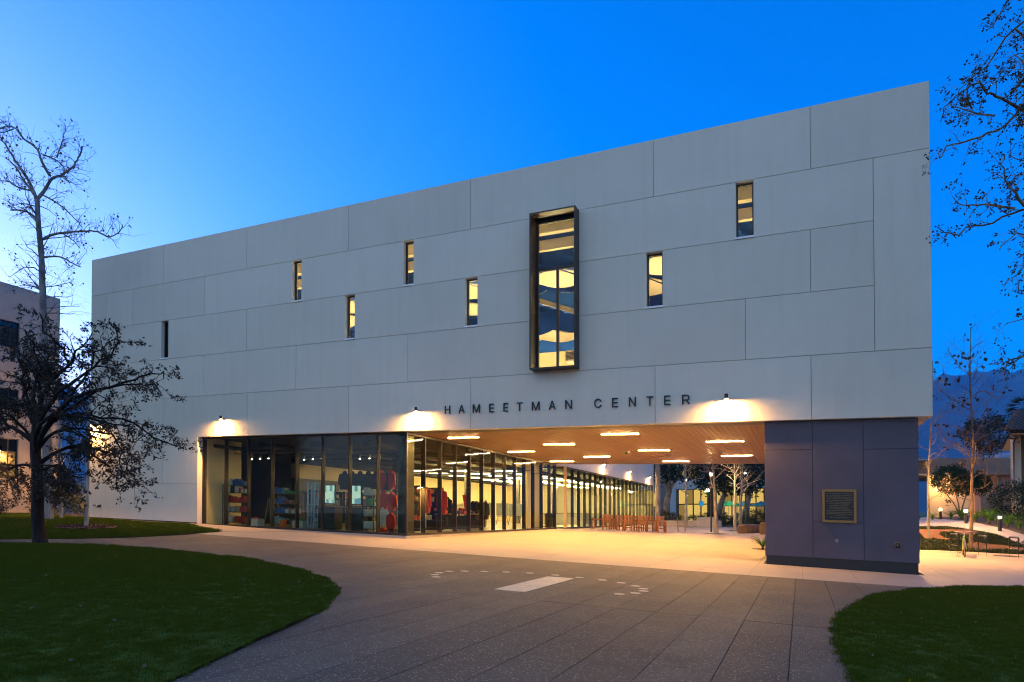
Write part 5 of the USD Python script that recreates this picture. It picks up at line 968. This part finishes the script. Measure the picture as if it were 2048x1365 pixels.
for k_ in range(46):
    a_ = r.uniform(0, 6.28); el = r.uniform(-.5, 1.2); d = np.array([math.cos(a_)*math.cos(el), math.sin(a_)*math.cos(el), math.sin(el)]); sd = np.array([-math.sin(a_), math.cos(a_), 0]); p0 = np.array([0, 0, 10.5]); 
    tip = p0+d*.9
    for q in np.linspace(-1.1, 1.1, 13):
        e = d*math.cos(q)+sd*math.sin(q); o = len(V); nn = np.cross(e, d+.01)*.03; V += [tip-nn, tip+nn+[0, 0, .02], tip+e*r.uniform(.7, 1.0)-[0, 0, .15]]; Fc.append((o, o+1, o+2))
    o = len(V); V += [p0-sd*.02, p0+sd*.02, tip]; Fc.append((o, o+1, o+2))
part('crown', arrays_mesh(V, Fc), M['palm'], pm)

# ------------------------------------------------------------------ court beyond the passage
pw = thing('planter_wall', 'low concrete planter wall beyond the tables', 'planter', (-10, 61.5, .3)); part('wall', rb(-6, 3.3, 0, .4, -.1, .55, .02), M['curb'], pw)
pb = thing('planter_box', 'square concrete planter block beside the young tree', 'planter', (-7.6, 58.2, .3)); part('block', rb(-.85, .85, 0, 1.2, -.05, .95, .02), M['curb'], pb); part('soil_top', bx(-.75, .75, .1, 1.1, .951, .97), M['soil'], pb)
for n, (x, y, a, c) in enumerate([(-6.6, 62.5, 1.1, .55), (-5.0, 62.8, 1.5, .6), (-3.4, 62.6, 1.3, .7), (-9.5, 63.5, 1.3, .55), (-12.0, 64.0, 1.4, .7), (-1.8, 62.4, 1.2, .8), (-7.9, 66, 1.6, .8), (-4.4, 66.5, 1.7, .9), (-14.0, 70, 1.5, .8)]):
    shrub(('low round shrub', 'broad dark shrub', 'dark shrub', 'low shrub behind the planter wall', 'dark shrub behind the planter wall', 'tall dark shrub', 'rear shrub', 'broad rear shrub', 'leafy shrub')[n]+(' right of the planter block', ' behind the free standing pale tree', ' left of the twin pale trunks', ', right one', ', left one', ' beside the purple block edge', ' under the big oak', ' in front of the umbrellas', ' at the foot of the left big oak')[n], at(x, y), (a, 1.0, c), 700, .14, 600+n, 'leaf_bush' if n % 2 else 'leaf_dark')
um0 = None
for n, (x, y, m, lab) in enumerate(((-7.9, 80, 'green', 'green parasol in front of the lit doors'), (-6.2, 80.6, 'bluec', 'blue green parasol right of the green one'), (-4.3, 81, 'bluec', 'blue green parasol behind the twin pale trunks'), (-2.6, 80, 'bluec', 'blue green parasol beside the purple block edge'))):
    t = thing('parasol', lab, 'parasol', at(x, y), YAW+n*.2); part('pole', cyl(.03, 2.5, (0, 0, 0), 8), M['steel'], t)
    V = [(0, 0, 2.75)]+[(1.35*math.cos(a), 1.35*math.sin(a), 2.12) for a in np.arange(8)*math.pi/4]; part('canopy', cat(arrays_mesh(V, [(0, 1+k_, 1+(k_+1) % 8) for k_ in range(8)]), arrays_mesh(np.array(V)-[0, 0, .015], [(0, 1+(k_+1) % 8, 1+k_) for k_ in range(8)])), M[m], t); part('base', cyl(.25, .08, (0, 0, 0), 12), M['black'], t)
hall = thing('lit_hall', 'glass fronted hall glowing yellow beyond the passage', 'building', (-10, 86, .5))
cbox(hall, 'wall', -16, 9, 4.2, 4.5, -.3, 11, 'hallwall'); cbox(hall, 'portal', -5.9, 9, -.2, .3, 4.4, 5.5, 'portal'); cbox(hall, 'portal', -5.9, -5.2, -.2, .3, -.3, 4.39, 'portal'); cbox(hall, 'canopy', -5.9, 9, .31, 4.19, 4.6, 5.2, 'portal')
for n, x in enumerate(np.arange(-5.0, 8.8, .98)):
    if n in (4,): continue
    w_ = cbox(hall, 'window', x, x+.95, 1.0, 1.1, .05, 4.5, 'black')
    for z0, z1 in ((.15, 2.35), (2.5, 4.35)): part('pane', bx(x+.07, x+.88, .96, .995, z0, z1), M['litwin'] if (n*3+int(z0)) % 5 else M['litdim'], w_)
for n, (x0, x1, z0, z1) in enumerate(((-4.1, -3.2, 6.2, 9.6), (-1.3, -.4, 6.2, 7.6), (-9.0, -8.3, 2.2, 4.2), (3.0, 4.6, 6.3, 7.1), (-5.0, -4.4, 6.4, 8.2), (5.4, 6.3, 6.3, 8.0))):
    w_ = cbox(hall, 'window', x0-.06, x1+.06, 4.1, 4.19, z0-.06, z1+.06, 'black')
    for q in (0, 1): part('pane', bx(x0, x1, 4.06, 4.095, z0+q*(z1-z0)/2+.02, z0+(q+1)*(z1-z0)/2-.02), M['litwin'] if n % 2 == 0 else M['litdim'], w_)
t = thing('blue_sign', 'small glowing blue sign left of the lit doors', 'sign', (-11.6, 84, 2.6), YAW); part('panel', rb(-.3, .3, -.03, .03, 0, .6), M['bluelit'], t); part('post', cyl(.04, 2.2, (0, 0, -2.2), 8), M['black'], t)
def post_lamp(label, loc, h, m, rad, group='lamps of the court'):
    t = thing('lamp_post', label, 'lamp', loc, YAW, group); part('pole', cyl(.05, h, (0, 0, 0), 10), M['black'], t); part('globe', mv(trimesh.creation.icosphere(2, rad), z=h+rad*.8), M[m], t, smooth=True); part('hat', tube([(0, 0, h+rad*1.55), (0, 0, h+rad*1.9), (0, 0, h+rad*2.3)], [rad*1.5, rad*.9, .01], 14), M['black'], t, smooth=40); return t
post_lamp('bright star like lamp above the free standing pale tree', at(-5.7, 46.0), 3.95, 'lamp', .11); post_lamp('small red tinged lamp at the top of the young tree by the planter', at(-10.0, 62.5), 4.4, 'lamp', .04); post_lamp('small lamp above the twin pale trunks', at(-3.95, 53.0), 4.3, 'lamp', .05)
post_lamp('white lantern in front of the dark forked tree', at(-17.0, 74), 3.6, 'lampw', .24); post_lamp('white lantern left of the lit doors', at(-9.8, 76), 3.7, 'lampw', .24); post_lamp('white lantern right of the lit doors', at(-6.8, 78.5), 3.6, 'lampw', .22)

# ------------------------------------------------------------------ evening air
hz = usdkit.material(stage, '/World/Looks/haze', {'v': ('principled_volume', {'color': (.02, .38, 1.0), 'density': 0.9e-4, 'anisotropy': 0.1})}, volume='v.volume')
tag(usdkit.mesh(stage, path_for('haze'), bx(-5900, 5900, -2700, 6200, -4.5, 1100), hz).GetPrim(), 'thin blue evening haze in the air', 'haze', kind='stuff')
